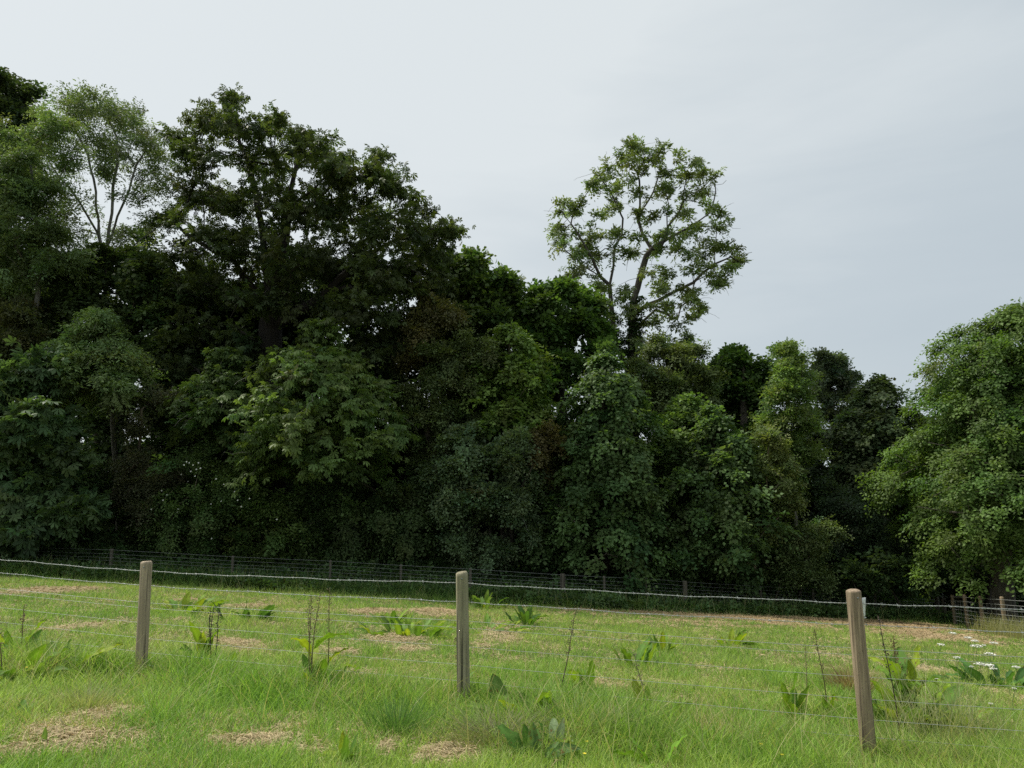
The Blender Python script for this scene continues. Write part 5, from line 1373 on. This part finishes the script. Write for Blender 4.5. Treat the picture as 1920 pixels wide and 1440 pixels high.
for i, ((px, py), lb) in enumerate(zip(UMB, UL)):
    r = np.random.default_rng(600 + i)
    dep = 46 if i != 0 else 26
    g = G(px + r.uniform(-3, 3), py + dep); top = P(px, py, g[1])
    root = empty('white_umbel', g, lb, 'wildflower', 'white umbel flowers at the right')
    T = Tubes(); mid = (g + top) / 2 + np.array((r.normal() * 0.015, 0, 0)); T.add([g, mid, top - np.array((0, 0, 0.02))], [0.003, 0.0026, 0.002], 5, (0.13, 0.20, 0.06)); T.build('stem', M_STALK, root)
    R_ = (0.038 if i not in (3, 6, 8, 9) else 0.055) * (g[1] / 8.0) * (0.6 if i > 11 else 1)
    V = []; F_ = []; n = 0
    for k in range(70):
        a = r.uniform(0, 6.28); q = math.sqrt(r.random()) * R_; c = top + np.array((math.cos(a) * q, math.sin(a) * q, (R_ * R_ - q * q) * 3 + r.normal() * 0.003 - 0.004))
        s = R_ * 0.17
        for m in range(2):
            b = r.uniform(0, 3.14); e1 = np.array((math.cos(b), math.sin(b), r.normal() * 0.3)) * s; e2 = np.array((-math.sin(b), math.cos(b), r.normal() * 0.3)) * s * 0.7
            V += [c - e1, c - e2, c + e1, c + e2]; F_.append((n, n + 1, n + 2, n + 3)); n += 4
    mesh_np('flower_head', np.array(V), np.array(F_), M_PETAL, root)
    S = Tubes()
    for k in range(9):
        a = k * 0.698; S.add([top - np.array((0, 0, 0.03)), top + np.array((math.cos(a) * R_ * 0.7, math.sin(a) * R_ * 0.7, -0.004))], 0.0012, 3, (0.16, 0.24, 0.08))
    S.build('rays', M_STALK, root)

# fallen rusty dock leaves
for i, (px, py, ln, col, lb) in enumerate([(476, 1294, 0.075, (0.42, 0.16, 0.06), 'orange brown fallen leaf in the grass between the left and middle posts'),
                                           (998, 1390, 0.10, (0.50, 0.24, 0.13), 'pinkish tan fallen leaf standing on edge beside the flattened tussock'),
                                           (1092, 1392, 0.14, (0.36, 0.10, 0.05), 'dark rusty red fallen leaf in front of the arching tussock'),
                                           (1172, 1371, 0.15, (0.52, 0.34, 0.20), 'curled tan fallen leaf with a yellow stalk right of the rusty red one'),
                                           (1258, 1394, 0.06, (0.45, 0.18, 0.09), 'small reddish fallen leaf near the dark green tussock'),
                                           (32, 1250, 0.12, (0.45, 0.20, 0.08), 'orange fallen leaf among the large dock clump at the left edge'),
                                           (1565, 1332, 0.10, (0.42, 0.22, 0.12), 'brownish leaf lying left of the leaning post')]):
    r = np.random.default_rng(700 + i); c = G(px, py) + np.array((0, 0, 0.075))
    V, F_, C = leaf_blade(c - np.array((ln / 2, 0, 0)), (1, -0.3, -0.35 if i % 2 else 0.3), np.array((0, -0.75, 0.7)), ln, ln * 0.42, 0.8, 1.0, r, col)
    o = mesh_np('fallen_leaf', V, F_, M_DOCK, None, C, True)
    tag(o, lb, 'dead leaf')
for i, (px, py, lb) in enumerate([(1427, 1396, 'yellow buttercup at the bottom right of the field, left of the leaning post'), (1467, 1416, 'lowest yellow buttercup near the bottom edge'), (1593, 1322, 'yellow buttercup just left of the leaning post'), (1100, 1391, 'yellow buttercup beside the rusty red leaf'),
                                  (1096, 1414, 'small yellow buttercup below the rusty red leaf'), (1155, 1334, 'pale yellow buttercup right of the short yellow dock leaf'), (50, 1252, 'yellow buttercup at the left edge beside the orange leaf'), (1162, 1378, 'yellow buttercup under the curled tan leaf')]):
    r = np.random.default_rng(800 + i); g = G(px, py + 22); top = P(px, py, g[1])
    root = empty('buttercup', g, lb, 'flower', 'buttercups in the grass')
    T = Tubes(); T.add([g, (g + top) / 2 + np.array((0.006, 0, 0)), top], 0.0014, 4, (0.15, 0.25, 0.05)); T.build('stem', M_STALK, root)
    V = []; F_ = []
    for k in range(5):
        a = k * 1.2566 + i; d = np.array((math.cos(a), math.sin(a), 0.5)); e = np.array((-math.sin(a), math.cos(a), 0))
        n = len(V); V += [top, top + d * 0.007 + e * 0.006, top + d * 0.011, top + d * 0.007 - e * 0.006]; F_.append((n, n + 1, n + 2, n + 3))
    mesh_np('petals', np.array(V), np.array(F_), M_YEL, root)
print('objects', len(bpy.data.objects))
